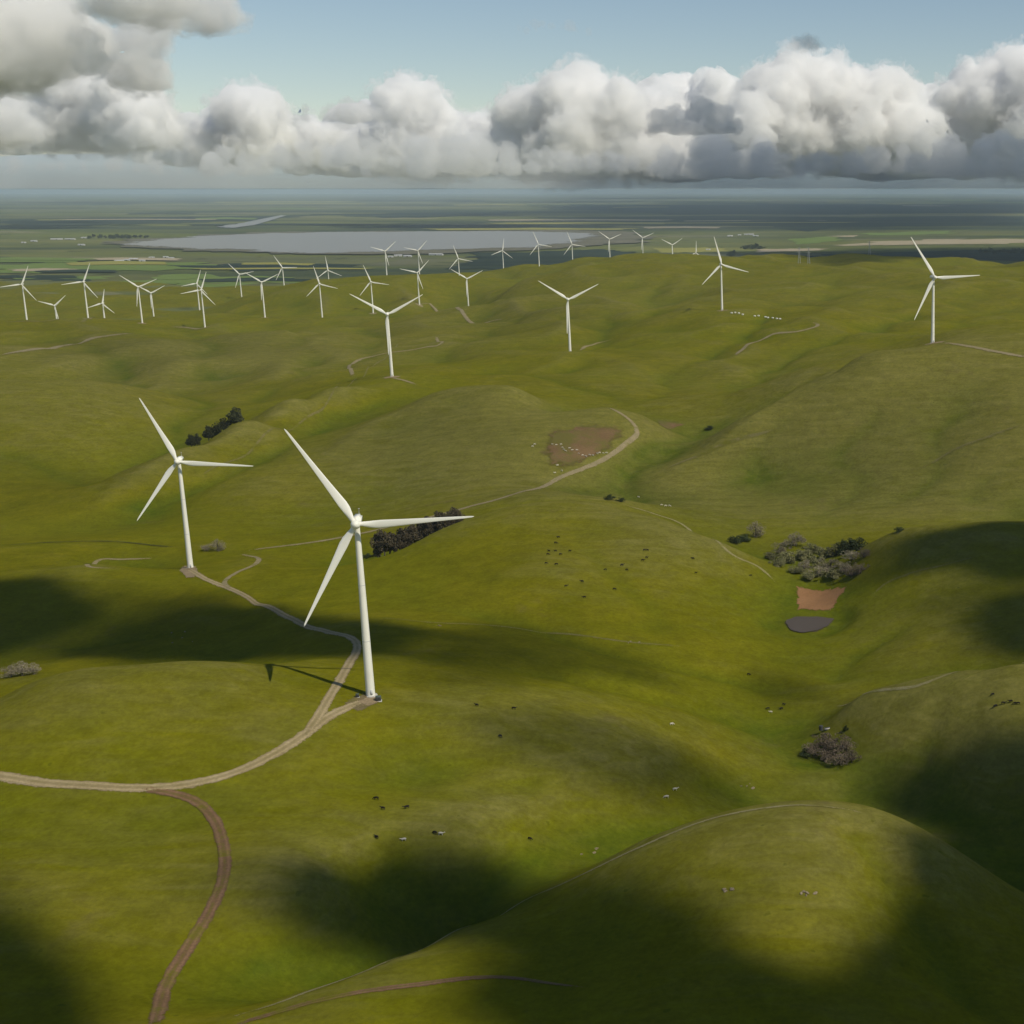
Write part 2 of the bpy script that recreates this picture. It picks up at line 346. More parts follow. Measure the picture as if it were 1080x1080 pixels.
def ground_material():
    g = NG('pasture_and_fields'); p = g.pos()
    big = g.noise(p, .006, 2, .6); mid = g.noise(p, .035, 3, .6); ft = g.noise(p, .45, 3, .75)
    mp = g.n('ShaderNodeMapping'); mp.inputs['Scale'].default_value = (.02, .11, .3); mp.inputs['Rotation'].default_value = (0, 0, .5); g.l(p, mp.inputs[0])
    streak = g.noise(mp.outputs[0], 1.0, 4, .6, .8)
    grass = g.mix(g.ramp(mid, [(.32, 0.), (.68, 1.)]), (.103, .101, .0034), (.145, .131, .0050))
    grass = g.mix(g.math('MULTIPLY', g.ramp(big, [(.4, 0.), (.65, 1.)]), .55), grass, (.126, .130, .005))
    dryc = g.mix(g.ramp(streak, [(.35, 0.), (.7, 1.)]), (.122, .115, .022), (.165, .150, .040))
    d = g.math('ADD', g.attr('dry'), g.math('MULTIPLY', g.math('SUBTRACT', streak, .5), .9))
    d = g.ramp(d, [(.12, 0.), (.95, .88)])
    c = g.mix(d, grass, dryc)
    lu = g.math('MULTIPLY', g.attr('lush'), g.ramp(mid, [(.3, .35), (.7, 1.)]))
    c = g.mix(lu, c, (.060, .084, .005))
    wear = g.ramp(g.noise(p, .018, 4, .7), [(.64, 0.), (.78, .5)])
    c = g.mix(wear, c, (.12, .092, .045))
    c = g.mix(1.0, c, g.ramp(ft, [(.3, .84), (.7, 1.16)]), 'MULTIPLY')
    mott = g.noise(p, .11, 4, .7)
    c = g.mix(1.0, c, g.ramp(mott, [(.3, .86), (.7, 1.14)]), 'MULTIPLY')
    sx = g.n('ShaderNodeSeparateXYZ'); g.l(p, sx.inputs[0])
    ph = g.math('ADD', g.math('MULTIPLY', sx.outputs[2], 3.1), g.math('MULTIPLY', mid, 26.0))
    ter = g.math('MULTIPLY', g.math('SINE', ph), g.ramp(big, [(.4, 0.), (.62, .03)]))
    c = g.mix(1.0, c, g.math('ADD', ter, 1.0), 'MULTIPLY')
    spk = g.ramp(g.noise(p, .22, 2, .5), [(.70, 0.), (.76, .55)])
    c = g.mix(spk, c, (.06, .07, .006))
    # the farmed plain: strips of crops
    mp2 = g.n('ShaderNodeMapping'); mp2.inputs['Rotation'].default_value = (0, 0, .09); mp2.inputs['Scale'].default_value = (1 / 2600, 1 / 900, 0); g.l(p, mp2.inputs[0])
    wob = g.n('ShaderNodeVectorMath', operation='ADD'); g.l(mp2.outputs[0], wob.inputs[0])
    nz = g.n('ShaderNodeTexNoise'); nz.inputs['Scale'].default_value = .0001; nz.inputs['Detail'].default_value = 2; g.l(p, nz.inputs['Vector'])
    g.l(nz.outputs['Color'], wob.inputs[1])
    vo = g.n('ShaderNodeTexVoronoi', distance='CHEBYCHEV', feature='F1'); vo.inputs['Scale'].default_value = 1; vo.inputs['Randomness'].default_value = .85
    g.l(wob.outputs[0], vo.inputs['Vector'])
    sep = g.n('ShaderNodeSeparateColor'); g.l(vo.outputs['Color'], sep.inputs[0])
    mp3 = g.n('ShaderNodeMapping'); mp3.inputs['Rotation'].default_value = (0, 0, .09); mp3.inputs['Scale'].default_value = (1 / 800, 1 / 430, 0); g.l(p, mp3.inputs[0])
    vo2 = g.n('ShaderNodeTexVoronoi', distance='CHEBYCHEV', feature='F1'); vo2.inputs['Scale'].default_value = 1; vo2.inputs['Randomness'].default_value = .7
    g.l(mp3.outputs[0], vo2.inputs['Vector']); sep2 = g.n('ShaderNodeSeparateColor'); g.l(vo2.outputs['Color'], sep2.inputs[0])
    stops = [(0, (.08, .09, .03)), (.2, (.13, .15, .03)), (.38, (.10, .11, .045)), (.52, (.17, .18, .04)), (.66, (.085, .105, .04)), (.78, (.22, .20, .07)), (.9, (.06, .075, .04)), (.95, (.34, .29, .2))]
    f = g.mix(.45, g.ramp(sep.outputs[0], stops), g.ramp(sep2.outputs[1], stops))
    f = g.mix(g.ramp(g.noise(p, .0007, 3, .6), [(.35, 0.), (.65, .5)]), f, (.10, .115, .04))
    mp4 = g.n('ShaderNodeMapping'); mp4.inputs['Scale'].default_value = (.00008, .0003, 0); g.l(p, mp4.inputs[0])
    f = g.mix(g.ramp(g.noise(mp4.outputs[0], 1.0, 4, .65), [(.47, 0.), (.58, .85)]), f, (.03, .045, .032))
    f = g.mix(g.ramp(g.noise(p, .004, 2, .6), [(.62, 0.), (.68, .6)]), f, (.025, .034, .015))
    c = g.mix(g.ramp(g.attr('hill'), [(.05, 0.), (.3, 1.)]), f, c)
    g.l(c, g.b.inputs['Base Color'])
    g.b.inputs['Roughness'].default_value = 1; g.b.inputs['Specular IOR Level'].default_value = 0
    return g.m
ground = new_obj('ground', gme, ground_material()); tag(ground, kind='structure')

# ------------------------------------------------------------------ roads, bare earth, water
def spline(pts, step):
    pts = np.asarray(pts, float); out = []
    q = np.concatenate([[2 * pts[0] - pts[1]], pts, [2 * pts[-1] - pts[-2]]])
    for i in range(1, len(q) - 2):
        a, b, c, d = q[i - 1], q[i], q[i + 1], q[i + 2]
        m = max(2, int(np.linalg.norm(c - b) / step))
        t = np.linspace(0, 1, m, endpoint=False)[:, None]
        out.append(.5 * (2 * b + (c - a) * t + (2 * a - 5 * b + 4 * c - d) * t * t + (3 * b - a - 3 * c + d) * t ** 3))
    return np.concatenate(out + [pts[-1:]])
def seen(pts): return np.array([hit(x, y)[:2] for x, y in pts])
def road(name, pts, width, mat, lift=.22, step=3.0, world_pts=None, taper=(0, 0), seed=1):
    w = seen(pts) if world_pts is None else np.asarray(world_pts, float)
    c = spline(w, step)
    d = np.gradient(c, axis=0); d /= np.linalg.norm(d, axis=1)[:, None] + 1e-9
    nrm = np.stack([-d[:, 1], d[:, 0]], 1)
    s = np.arange(len(c)) * step
    cr = 7
    V = []
    L = len(c)
    tp = np.ones(L)
    if taper[0]: tp = np.minimum(tp, .25 + .75 * np.arange(L) * step / taper[0])
    if taper[1]: tp = np.minimum(tp, .25 + .75 * (L - 1 - np.arange(L)) * step / taper[1])
    for k in range(cr):
        u = (k / (cr - 1) - .5) * 2
        off = u * width / 2 * tp
        if abs(u) > .99: off = off * (1.15 + .10 * fbm(s / 14, s * 0 + seed * 3 + u, seed, 3))
        p = c + nrm * off[:, None]
        V.append(np.column_stack([p, ground_z(p[:, 0], p[:, 1]) + lift * (.3 if abs(u) > .99 else 1)]))
    V = np.stack(V, 1)
    idx = np.arange(L * cr).reshape(L, cr)
    F = np.stack([idx[:-1, :-1], idx[1:, :-1], idx[1:, 1:], idx[:-1, 1:]], -1).reshape(-1, 4)[:, ::-1]
    me = mesh_np(name, V.reshape(-1, 3), F)
    at_ = me.attributes.new('across', 'FLOAT', 'POINT'); at_.data.foreach_set('value', np.tile(np.abs(np.linspace(-1, 1, cr)), L).astype(np.float32))
    e = np.tile(np.array([0, .75, 1, 1, 1, .75, 0]), (L, 1)); ends = np.minimum(1, np.minimum(np.arange(L), np.arange(L)[::-1]) / 4.0)
    at_ = me.attributes.new('edge', 'FLOAT', 'POINT'); at_.data.foreach_set('value', (e * (.3 + .7 * ends[:, None])).astype(np.float32).ravel())
    o = new_obj(name, me, mat); tag(o, kind='structure'); return o
def patch(name, outline, mat, lift=.3, rag=.06, seed=1, world=None, rings=10, level=None, segs=72, fade=4.0):
    w = seen(outline) if world is None else np.asarray(world, float)
    c = spline(np.concatenate([w, w[:1]]), 1e9) if False else w
    # resample the outline
    q = np.concatenate([c, c[:1]]); seg = np.linalg.norm(np.diff(q, axis=0), axis=1); cum = np.concatenate([[0], np.cumsum(seg)])
    t = np.linspace(0, cum[-1], segs, endpoint=False)
    b = np.stack([np.interp(t, cum, q[:, 0]), np.interp(t, cum, q[:, 1])], 1)
    cen = b.mean(0); ang = np.linspace(0, 2 * np.pi, segs, endpoint=False)
    b = cen + (b - cen) * (1 + rag * fbm(np.cos(ang) * 3 + seed, np.sin(ang) * 3, seed, 4, .7))[:, None]
    V = [np.array([[*cen, 0]])]
    for k in range(1, rings + 1):
        p = cen + (b - cen) * (k / rings); V.append(np.column_stack([p, np.zeros(segs)]))
    V = np.concatenate(V)
    V[:, 2] = (ground_z(V[:, 0], V[:, 1]) + lift) if level is None else level
    if level is None: V[-segs:, 2] -= lift * .6
    F = []
    for k in range(rings):
        for s_ in range(segs):
            a, b2 = (1 + (k - 1) * segs + s_, 1 + (k - 1) * segs + (s_ + 1) % segs) if k else (0, 0)
            c1, d1 = 1 + k * segs + s_, 1 + k * segs + (s_ + 1) % segs
            F.append((0, c1, d1, d1) if k == 0 else (a, c1, d1, b2))
    me = bpy.data.meshes.new(name)
    me.from_pydata(V.tolist(), [], [f[:3] if f[2] == f[3] else f for f in F]); me.shade_smooth()
    at_ = me.attributes.new('edge', 'FLOAT', 'POINT')
    fr = np.concatenate([[1.0], np.repeat(1 - np.arange(1, rings + 1) / rings, segs)]); at_.data.foreach_set('value', np.clip(fr * (fade if level is None else 7), 0, 1).astype(np.float32))
    o = new_obj(name, me, mat); tag(o, kind='structure'); return o
GRASS = (.118, .115, .006)
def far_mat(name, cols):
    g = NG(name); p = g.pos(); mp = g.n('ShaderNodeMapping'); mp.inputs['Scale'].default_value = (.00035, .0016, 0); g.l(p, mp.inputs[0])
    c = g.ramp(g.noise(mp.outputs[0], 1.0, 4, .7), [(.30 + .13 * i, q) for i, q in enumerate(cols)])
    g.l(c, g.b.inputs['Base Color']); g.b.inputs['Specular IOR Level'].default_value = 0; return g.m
def earth_mat(name, c1, c2, grass=None, gl=.6, scale=.12, soft=.25, op=1.0, ruts=0):
    g = NG(name); p = g.pos()
    f = g.noise(p, scale, 5, .65); f2 = g.noise(p, 1.2, 3, .7)
    c = g.mix(g.ramp(f, [(.3, 0.), (.7, 1.)]), c1, c2)
    c = g.mix(1.0, c, g.ramp(f2, [(.3, .8), (.7, 1.2)]), 'MULTIPLY')
    if grass: c = g.mix(g.ramp(g.noise(p, scale * .6, 5, .7), [(gl - .06, 0.), (gl + .08, .85)]), c, grass)
    if ruts:
        ac = g.attr('across'); nz = g.noise(p, .3, 3, .7)
        mid_ = g.math('MULTIPLY', g.ramp(ac, [(.0, 1.), (.3, 0.)]), g.ramp(nz, [(.35, 0.), (.6, 1.)]))
        c = g.mix(g.math('MULTIPLY', mid_, ruts), c, GRASS)
        c = g.mix(1.0, c, g.ramp(ac, [(.2, .92), (.45, 1.14), (.75, .9)]), 'MULTIPLY')
    if soft:
        e = g.math('ADD', g.attr('edge'), g.math('MULTIPLY', g.math('SUBTRACT', g.noise(p, soft, 3, .7), .5), 1.3))
        e = g.math('MULTIPLY', g.ramp(e, [(.15, 0.), (.75, 1.)]), op)   # share of the ground that is bare, broken into grains
        gr = g.ramp(g.noise(p, 2.6, 2, .8), [(.25, 0.), (.75, 1.)])
        g.l(g.math('GREATER_THAN', e, gr), g.b.inputs['Alpha'])
    g.l(c, g.b.inputs['Base Color']); g.b.inputs['Specular IOR Level'].default_value = .05; return g.m
m_gravel = earth_mat('pale_gravel', (.25, .195, .10), (.32, .255, .145), ruts=.35)
m_track = earth_mat('brown_dirt', (.13, .078, .042), (.185, .112, .062), GRASS, .57, ruts=.6, op=.88)
m_far_track = earth_mat('tan_dirt', (.19, .16, .085), (.26, .21, .12), GRASS, .62)
m_faint = earth_mat('worn_grass', (.13, .12, .04), (.18, .155, .06), GRASS, .52, op=.65)
m_crest = earth_mat('pale_dry_grass', (.19, .17, .075), (.25, .22, .11), GRASS, .58, op=.75)
m_soil = earth_mat('red_brown_soil', (.125, .078, .036), (.165, .105, .05), (.105, .098, .02), .50, .05, soft=.05, op=.9)
m_scrape = earth_mat('bare_clay', (.225, .118, .052), (.27, .145, .068), (.12, .1, .03), .62, .06)
m_pad = earth_mat('crushed_rock', (.2, .15, .085), (.27, .205, .125), GRASS, .66)
m_soilpad = earth_mat('dusty_ground', (.13, .105, .05), (.17, .13, .07), GRASS, .5, op=.8)
A, B = turb[0], turb[1]
def base(t): return np.array([t['hub'][0], t['hub'][1]])
road('gravel_road', [(-60,812),(0,819),(60,827),(130,831),(200,827),(260,810),(310,783),(345,757),(372,744),(388,738)], 5.2, m_gravel, seed=2)
road('gravel_road', [(322,776),(338,752),(356,722),(370,697),(377,682),(368,672),(340,665),(306,652),(270,637),(240,620),(215,610),(199,601)], 4.6, m_gravel, lift=.3, seed=3)
road('gravel_road', [(243,622),(237,614),(250,604),(268,596),(272,589),(255,585)], 3.6, m_far_track, lift=.34, seed=4)
road('dirt_track', [(150,832),(185,838),(210,848),(228,868),(236,895),(236,925),(222,960),(198,1000),(175,1040),(162,1085)], 4.6, m_track, seed=5, lift=.26)
road('dirt_track', [(230,1085),(330,1057),(430,1040),(530,1031),(620,1042)], 3.2, m_track, seed=6, taper=(0, 40))
road('dirt_road', [(262,581),(300,576),(360,567),(430,551),(490,536),(540,522),(590,504),(630,488),(660,468),(672,457),(664,443),(640,430)], 4.8, m_far_track, seed=7, lift=.35, step=5)
road('dirt_track', [(160,589),(130,590),(102,592),(92,596),(105,599),(120,599)], 3.2, m_far_track, seed=8)
road('dirt_track', [(372,397),(368,388),(380,379),(420,371),(450,366),(466,362),(460,355)], 6, m_far_track, seed=9, step=8, lift=.5)
road('dirt_track', [(776,375),(788,364),(810,355),(840,350),(862,344),(858,340)], 8, m_far_track, seed=10, step=8, lift=.6)
road('dirt_track', [(990,362),(1020,365),(1050,371),(1090,378)], 6, m_far_track, seed=11, step=6, lift=.5)
road('dirt_track', [(612,370),(630,362),(648,357)], 6, m_far_track, seed=12, step=8, lift=.5, taper=(0, 40))
road('dirt_track', [(412,399),(425,401),(440,406)], 5, m_far_track, seed=13, step=4, lift=.5)
road('dirt_track', [(442,321),(460,327),(490,333),(530,337)], 9, m_far_track, seed=14, step=12, lift=.8)
road('cattle_trail', [(400,652),(460,657),(520,660),(580,668),(660,677),(720,682)], 2.2, m_faint, seed=15)
road('cattle_trail', [(690,500),(720,487),(760,470),(800,458),(830,448)], 7, m_faint, seed=16, step=6, lift=.4, taper=(40, 60))
road('cattle_trail', [(915,632),(935,615),(960,605),(1000,595),(1040,585)], 2.4, m_faint, seed=17, taper=(10, 40))
road('cattle_trail', [(240,1074),(320,1048),(400,1018),(470,988),(540,958),(590,934),(640,910),(690,887),(750,864),(810,852),(860,850),(910,858)], 2.2, m_crest, seed=18, taper=(20, 30))
road('cattle_trail', [(0,375),(40,368),(90,360),(140,352)], 12, m_far_track, seed=19, step=12, lift=.8)
road('dirt_track', [(180,345),(200,346),(216,346),(222,344)], 12, m_far_track, seed=23, step=10, lift=.8)
road('dirt_track', [(0,340),(26,339),(60,337),(92,336),(120,338)], 10, m_faint, seed=24, step=10, lift=.8)
road('cattle_trail', [(210,505),(260,480),(310,452),(345,425),(370,405),(395,385),(420,362)], 2.6, m_faint, seed=25, step=6, lift=.5)
road('cattle_trail', [(0,576),(60,572),(130,572),(185,577)], 2.6, earth_mat('dark_rushes', (.045, .05, .012), (.07, .07, .02), GRASS, .55), seed=26, step=5, lift=.4)
road('cattle_trail', [(1080,448),(1040,462),(1000,478),(960,500)], 5, m_faint, seed=27, step=6, lift=.4, taper=(0, 50))
road('cattle_trail', [(880,745),(930,728),(990,715),(1080,699)], 3.2, m_crest, seed=28, step=3, taper=(20, 0))
road('stream_bed', [(636,526),(650,528),(662,530)], 2.6, earth_mat('stream_mud', (.03, .035, .015), (.06, .055, .03), (.06, .075, .01), .55), seed=20, step=4)
road('cattle_trail', [(655,532),(690,542),(725,557),(760,574),(800,598),(820,616)], 3.0, m_crest, seed=31, step=4, taper=(15, 15))
road('stream_bed', [(829,622),(825,640),(829,662),(827,680),(838,698),(842,715),(858,730),(862,748),(876,760),(880,772)], 1.5, earth_mat('damp_gully', (.065, .075, .012), (.1, .095, .03), GRASS, .46, op=.3), seed=21, step=3)
patch('bare_soil_patch', [(562,470),(572,455),(600,447),(640,446),(664,452),(664,466),(640,482),(610,495),(585,502),(572,495)], m_soil, .45, .12, 3, segs=140, rings=16, fade=2.0)
patch('bare_soil_patch', [(690,440),(712,443),(728,446),(715,451),(695,448)], m_soil, .45, .1, 5, fade=1.5)
patch('clay_scrape', [(838,616),(895,617),(877,645),(840,643)], m_scrape, .3, .09, 4, segs=140)
patch('crushed_rock_pad', [(362,742),(376,733),(392,731),(404,737),(398,744),(376,752)], m_soilpad, .16, .15, 6)
patch('crushed_rock_pad', [(376,741),(386,736),(398,736),(401,741),(388,746)], m_pad, .28, .1, 7)
patch('crushed_rock_pad', [(188,602),(194,597),(206,597),(211,601),(206,610),(196,612)], m_pad, .28, .1, 8)
for k, t in enumerate(turb[2:], 2):
    b = base(t); r = 9
    an = np.linspace(0, 2 * np.pi, 20, endpoint=False)
    patch('crushed_rock_pad', None, m_pad if k % 3 else m_far_track, .4, .2, 20 + k, world=np.stack([b[0] + 1.2 * r * np.cos(an), b[1] + r * np.sin(an)], 1), segs=28, rings=3)
# water
def water_mat(name, c, rough, bump=None):
    g = NG(name); g.b.inputs['Base Color'].default_value = (*c, 1); g.b.inputs['Roughness'].default_value = rough
    g.b.inputs['Specular IOR Level'].default_value = .5 if rough < .41 else .2; g.b.inputs['IOR'].default_value = 1.33
    if bump: g.bump(g.noise(g.pos(), bump[0], 3), bump[1], bump[2])
    else:   # shoals and reeds break the shore of the open water
        e = g.math('ADD', g.attr('edge'), g.math('MULTIPLY', g.math('SUBTRACT', g.noise(g.pos(), .0035, 4, .7), .5), 1.2))
        g.l(g.math('GREATER_THAN', g.ramp(e, [(.1, 0.), (.7, 1.)]), g.ramp(g.noise(g.pos(), .03, 2, .8), [(.25, 0.), (.75, 1.)])), g.b.inputs['Alpha'])
    return g.m
pond_out = seen([(828,655),(838,651.5),(860,651),(879,653),(874,660),(862,666),(845,668),(833,665)])
patch('pond_margin', None, earth_mat('pond_mud', (.07, .055, .035), (.11, .09, .05), (.07, .09, .01), .6), .2, .05, 2, world=pc[:2] + (pond_out - pc[:2]) * 1.13)
patch('pond', None, water_mat('pond_water', (.075, .058, .045), .45, (1.5, .2, .1)), .45, .03, 3, world=pond_out, level=float(PZ) + .15)
def plain_patch(name, pts, mat, z, segs=90, rag=.02, seed=1):
    w = np.array([at_D(x, y, CAM_Z - z)[:2] for x, y in pts])
    return patch(name, None, mat, 0, rag, seed, world=w, rings=8, level=z, segs=segs)
m_lake = water_mat('lake_water', (.25, .24, .205), .4)
plain_patch('lake', [(105,257),(150,253),(215,248),(300,245.5),(400,244),(500,243.5),(570,243.5),(620,245.5),(636,249),(620,254),(590,259),(540,262),(470,264),(400,266),(320,267),(250,264.5),(180,261.5),(130,259.5)], m_lake, 7.0, 220, .06, 4)
plain_patch('mudflat', [(80,258.5),(150,252),(215,247),(300,244.5),(400,243.3),(500,242.8),(590,242.8),(660,245),(680,249.5),(650,256),(600,261.5),(540,264),(470,266.5),(400,268.5),(320,269.5),(250,267),(180,263.5),(130,261)], earth_mat('mud_and_reeds', (.10, .095, .06), (.16, .145, .1), scale=.003, soft=0), 6.4, 220, .08, 9)
plain_patch('river', [(222,239.5),(250,236),(275,231),(298,226.5),(303,227),(285,232.5),(268,237.5),(245,240.5)], m_lake, 7.0, 60, .01, 5)
m_ftan = earth_mat('stubble_field', (.3, .25, .16), (.36, .3, .2), scale=.003, soft=0)
m_fgrn = earth_mat('green_crop', (.11, .16, .03), (.14, .19, .04), scale=.003, soft=0)
m_fdrk = far_mat('painted_cloud_shade_and_marsh', [(.014, .023, .022), (.022, .034, .028), (.034, .048, .034), (.065, .08, .045)])  # paints cloud shade into the plain's colour, beside dark wood and marsh
m_fyel = earth_mat('yellow_crop', (.22, .21, .04), (.26, .24, .06), scale=.003, soft=0)
zf = 1.2
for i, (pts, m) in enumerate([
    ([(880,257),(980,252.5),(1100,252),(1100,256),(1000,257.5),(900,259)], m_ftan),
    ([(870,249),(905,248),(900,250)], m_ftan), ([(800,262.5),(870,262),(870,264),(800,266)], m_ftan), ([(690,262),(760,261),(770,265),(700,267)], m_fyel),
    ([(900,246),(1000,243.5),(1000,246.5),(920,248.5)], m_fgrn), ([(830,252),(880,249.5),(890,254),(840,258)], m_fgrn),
    ([(540,218),(640,215.5),(760,216),(900,214.5),(1120,216),(1120,224),(980,226),(860,225),(700,226),(600,224)], m_fdrk), ([(600,230),(760,228),(900,229),(1120,228),(1120,237),(1000,239.5),(880,239),(860,242),(740,239.5),(640,236)], m_fdrk),  # these long dark bands are cloud shade painted as ground colour
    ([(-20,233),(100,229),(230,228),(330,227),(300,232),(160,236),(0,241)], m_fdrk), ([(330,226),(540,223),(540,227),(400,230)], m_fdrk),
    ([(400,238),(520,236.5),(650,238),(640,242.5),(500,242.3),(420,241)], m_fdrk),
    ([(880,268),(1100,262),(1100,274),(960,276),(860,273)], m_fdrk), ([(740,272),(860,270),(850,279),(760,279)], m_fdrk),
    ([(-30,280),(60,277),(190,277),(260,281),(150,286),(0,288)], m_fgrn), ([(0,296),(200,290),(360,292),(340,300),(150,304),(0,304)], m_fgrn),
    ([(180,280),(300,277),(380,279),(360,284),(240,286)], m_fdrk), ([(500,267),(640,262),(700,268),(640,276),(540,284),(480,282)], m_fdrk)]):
    plain_patch('crop_or_shade_band', pts, m, zf + .12 * i, 90, .16, i + 3)

frng = random.Random(8)
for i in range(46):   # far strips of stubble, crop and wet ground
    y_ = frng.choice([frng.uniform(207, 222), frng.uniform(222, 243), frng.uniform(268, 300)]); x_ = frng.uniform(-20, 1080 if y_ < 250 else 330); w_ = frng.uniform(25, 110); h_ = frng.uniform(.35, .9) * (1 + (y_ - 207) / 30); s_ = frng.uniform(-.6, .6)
    plain_patch('crop_or_shade_band', [(x_ - w_, y_ + s_), (x_, y_ - h_ * .5), (x_ + w_, y_ - s_), (x_ + w_ * .9, y_ - s_ + h_), (x_, y_ + h_ * .7), (x_ - w_ * .9, y_ + s_ + h_)], frng.choice([m_ftan, m_fgrn, m_fdrk, m_fdrk, m_fgrn, m_fyel]), 3.6 + .05 * i, 40, .1, i + 30)

# ------------------------------------------------------------------ wind turbines
m_white = simple_mat('white_turbine_paint', (.76, .74, .64), (.82, .80, .70), .15, .45, 3, .35)
m_blade = simple_mat('white_blade_gelcoat', (.78, .76, .67), (.83, .81, .72), .08, .4, 3, .35)
m_seam = simple_mat('grey_weathered_paint', (.45, .46, .44), (.55, .55, .53), .5)
m_dark = simple_mat('dark_grey_metal', (.03, .03, .03), (.06, .06, .06), .8, .5)
m_green = simple_mat('green_grey_cabinet', (.05, .07, .055), (.08, .1, .08), .8, .5)
m_conc = simple_mat('concrete', (.34, .32, .28), (.44, .42, .38), .6)
def lathe(prof, seg=24):
    prof = np.array(prof, float); an = np.linspace(0, 2 * np.pi, seg, endpoint=False)
    V = np.stack([prof[:, None, 0] * np.cos(an), prof[:, None, 0] * np.sin(an), np.repeat(prof[:, 1:2], seg, 1)], -1).reshape(-1, 3)
    F = []
    for i in range(len(prof) - 1):
        for j in range(seg):
            F.append((i * seg + j, i * seg + (j + 1) % seg, (i + 1) * seg + (j + 1) % seg, (i + 1) * seg + j))
    return V, F
def lathe_me(name, prof, seg=24):
    V, F = lathe(prof, seg); me = bpy.data.meshes.new(name); me.from_pydata(V.tolist(), [], F); me.shade_smooth(); return me
def bevel_box(name, sx, sy, sz, bev, loc=(0, 0, 0), taper=None, segs=3):
    bm = bmesh.new(); bmesh.ops.create_cube(bm, size=1)
    for v in bm.verts:
        v.co = Vector((v.co.x * sx, v.co.y * sy, v.co.z * sz))
        if taper: taper(v.co)
        v.co += Vector(loc)
    bmesh.ops.bevel(bm, geom=list(bm.edges), offset=bev, segments=segs, affect='EDGES')
    me = bpy.data.meshes.new(name); bm.to_mesh(me); bm.free(); me.shade_smooth(); return me
def blade_mesh(R):
    # r, chord, thickness, twist, fore-aft offset
    st = [(.9,1.9,1.9,0),(2.6,1.95,1.9,3),(4.5,2.5,1.55,9),(7,3.2,1.15,12),(9.5,3.45,.85,11),(14,3.0,.62,8),(20,2.45,.45,5),(28,1.85,.32,3),(36,1.3,.22,1.5),(42,.92,.15,.5),(45,.6,.09,0),(46,.16,.03,0)]
    k = R / 46.0; V = []; N = 14
    for r, c, th, tw in st:
        rr = r * k if r > 3 else r
        circ = max(0, min(1, (5.5 - r) / 3.5))
        for j in range(N):
            a = 2 * math.pi * j / N
            x = math.cos(a); y = math.sin(a)
            xa = (x * .5 + .18 * (1 - circ)) * c * (1 + .04 * (1 - circ))
            ya = y * .5 * th * (1 if circ > .9 else (.55 + .45 * (x * .5 + .5)) * (1 - circ) + circ)
            ct, s_ = math.cos(math.radians(tw)), math.sin(math.radians(tw))
            V.append((xa * ct - ya * s_, xa * s_ + ya * ct - .0008 * r * r * .6, rr))
    F = []
    for i in range(len(st) - 1):
        for j in range(N): F.append((i * N + j, i * N + (j + 1) % N, (i + 1) * N + (j + 1) % N, (i + 1) * N + j))
    F.append(tuple(range((len(st) - 1) * N, len(st) * N)))
    me = bpy.data.meshes.new('blade'); me.from_pydata(V, [], F); me.shade_smooth(); return me
blade_cache = {}
me_nac = bevel_box('nacelle', 3.5, 9.8, 3.7, .75, (0, 2.6, .2), lambda c: setattr(c, 'z', c.z * (.84 if c.y > 0 else 1)))
me_hub = lathe_me('hub', [(1.75, -1.5), (1.9, -.6), (1.9, .6), (1.75, 1.3), (1.4, 2.0), (.85, 2.5), (.35, 2.7), (.01, 2.75)])
me_mast = lathe_me('wind_vane_mast', [(.12, 0), (.1, 2.2), (.35, 2.25), (.35, 2.4), (.01, 2.45)], 8)
me_cool = bevel_box('cooler', 2.4, .9, 1.1, .12, (0, 6.1, 2.3))
LAB = {'A': ('tall white wind turbine beside the gravel road fork with its shadow on the hill', None),
 'B': ('tall white wind turbine at the end of the gravel road near a grey bush', None),
 'C': ('white wind turbine on the grassy ridge above the short row of dark trees', None),
 'D': ('white wind turbine alone on green hills beyond the bare soil patch', None),
 'E': ('white wind turbine on the high olive ridge with a dirt track at its base', None),
 'F': ('white wind turbine on the green hill above the line of white bales', None),
 'G': ('tiny white wind turbine behind the hill crest with only its upper part showing', None),
}
ORD = ['first', 'second', 'third', 'fourth', 'fifth', 'sixth', 'seventh', 'eighth', 'ninth', 'tenth', 'eleventh', 'twelfth', 'thirteenth', 'fourteenth']
LAB_R = {530: 'first', 567: 'second', 603: 'third', 642: 'fourth', 677: 'fifth', 709: 'sixth'}
LAB_M = {483: 'white turbine next to the far crest row, set back behind a lower larger rotor', 492: 'larger white turbine just in front of the one next to the far crest row',
 440.0: 'nearer white turbine of the two in line on the middle hills', 440.7: 'farther white turbine of the two in line on the middle hills',
 406: 'white turbine set back between the upright-bladed one and the two in line', 391: 'white turbine with a nearly upright blade just behind the ridge turbine'}
LAB_L = ['white turbine standing outermost in the cluster at the edge of the plain', 'smaller low-set white turbine next to the outermost one of the cluster',
 'tall white turbine between the two low-set ones of the cluster', 'smaller low-set white turbine between its tall neighbour and the close pair',
 'larger white turbine of the close pair beside a low-set one', 'smaller white turbine of the close pair beside a low-set one',
 'smaller white turbine of the two whose rotors overlap', 'larger white turbine of the two whose rotors overlap',
 'small white turbine set back just past the two with overlapping rotors', 'white turbine in front of two small set-back ones, its rotor a wide Y',
 'small set-back white turbine with one blade pointing level', 'nearer white turbine of the pair at the inner end of the cluster', 'farther white turbine of the pair at the inner end of the cluster']
rnd = random.Random(4)
YAW = .25
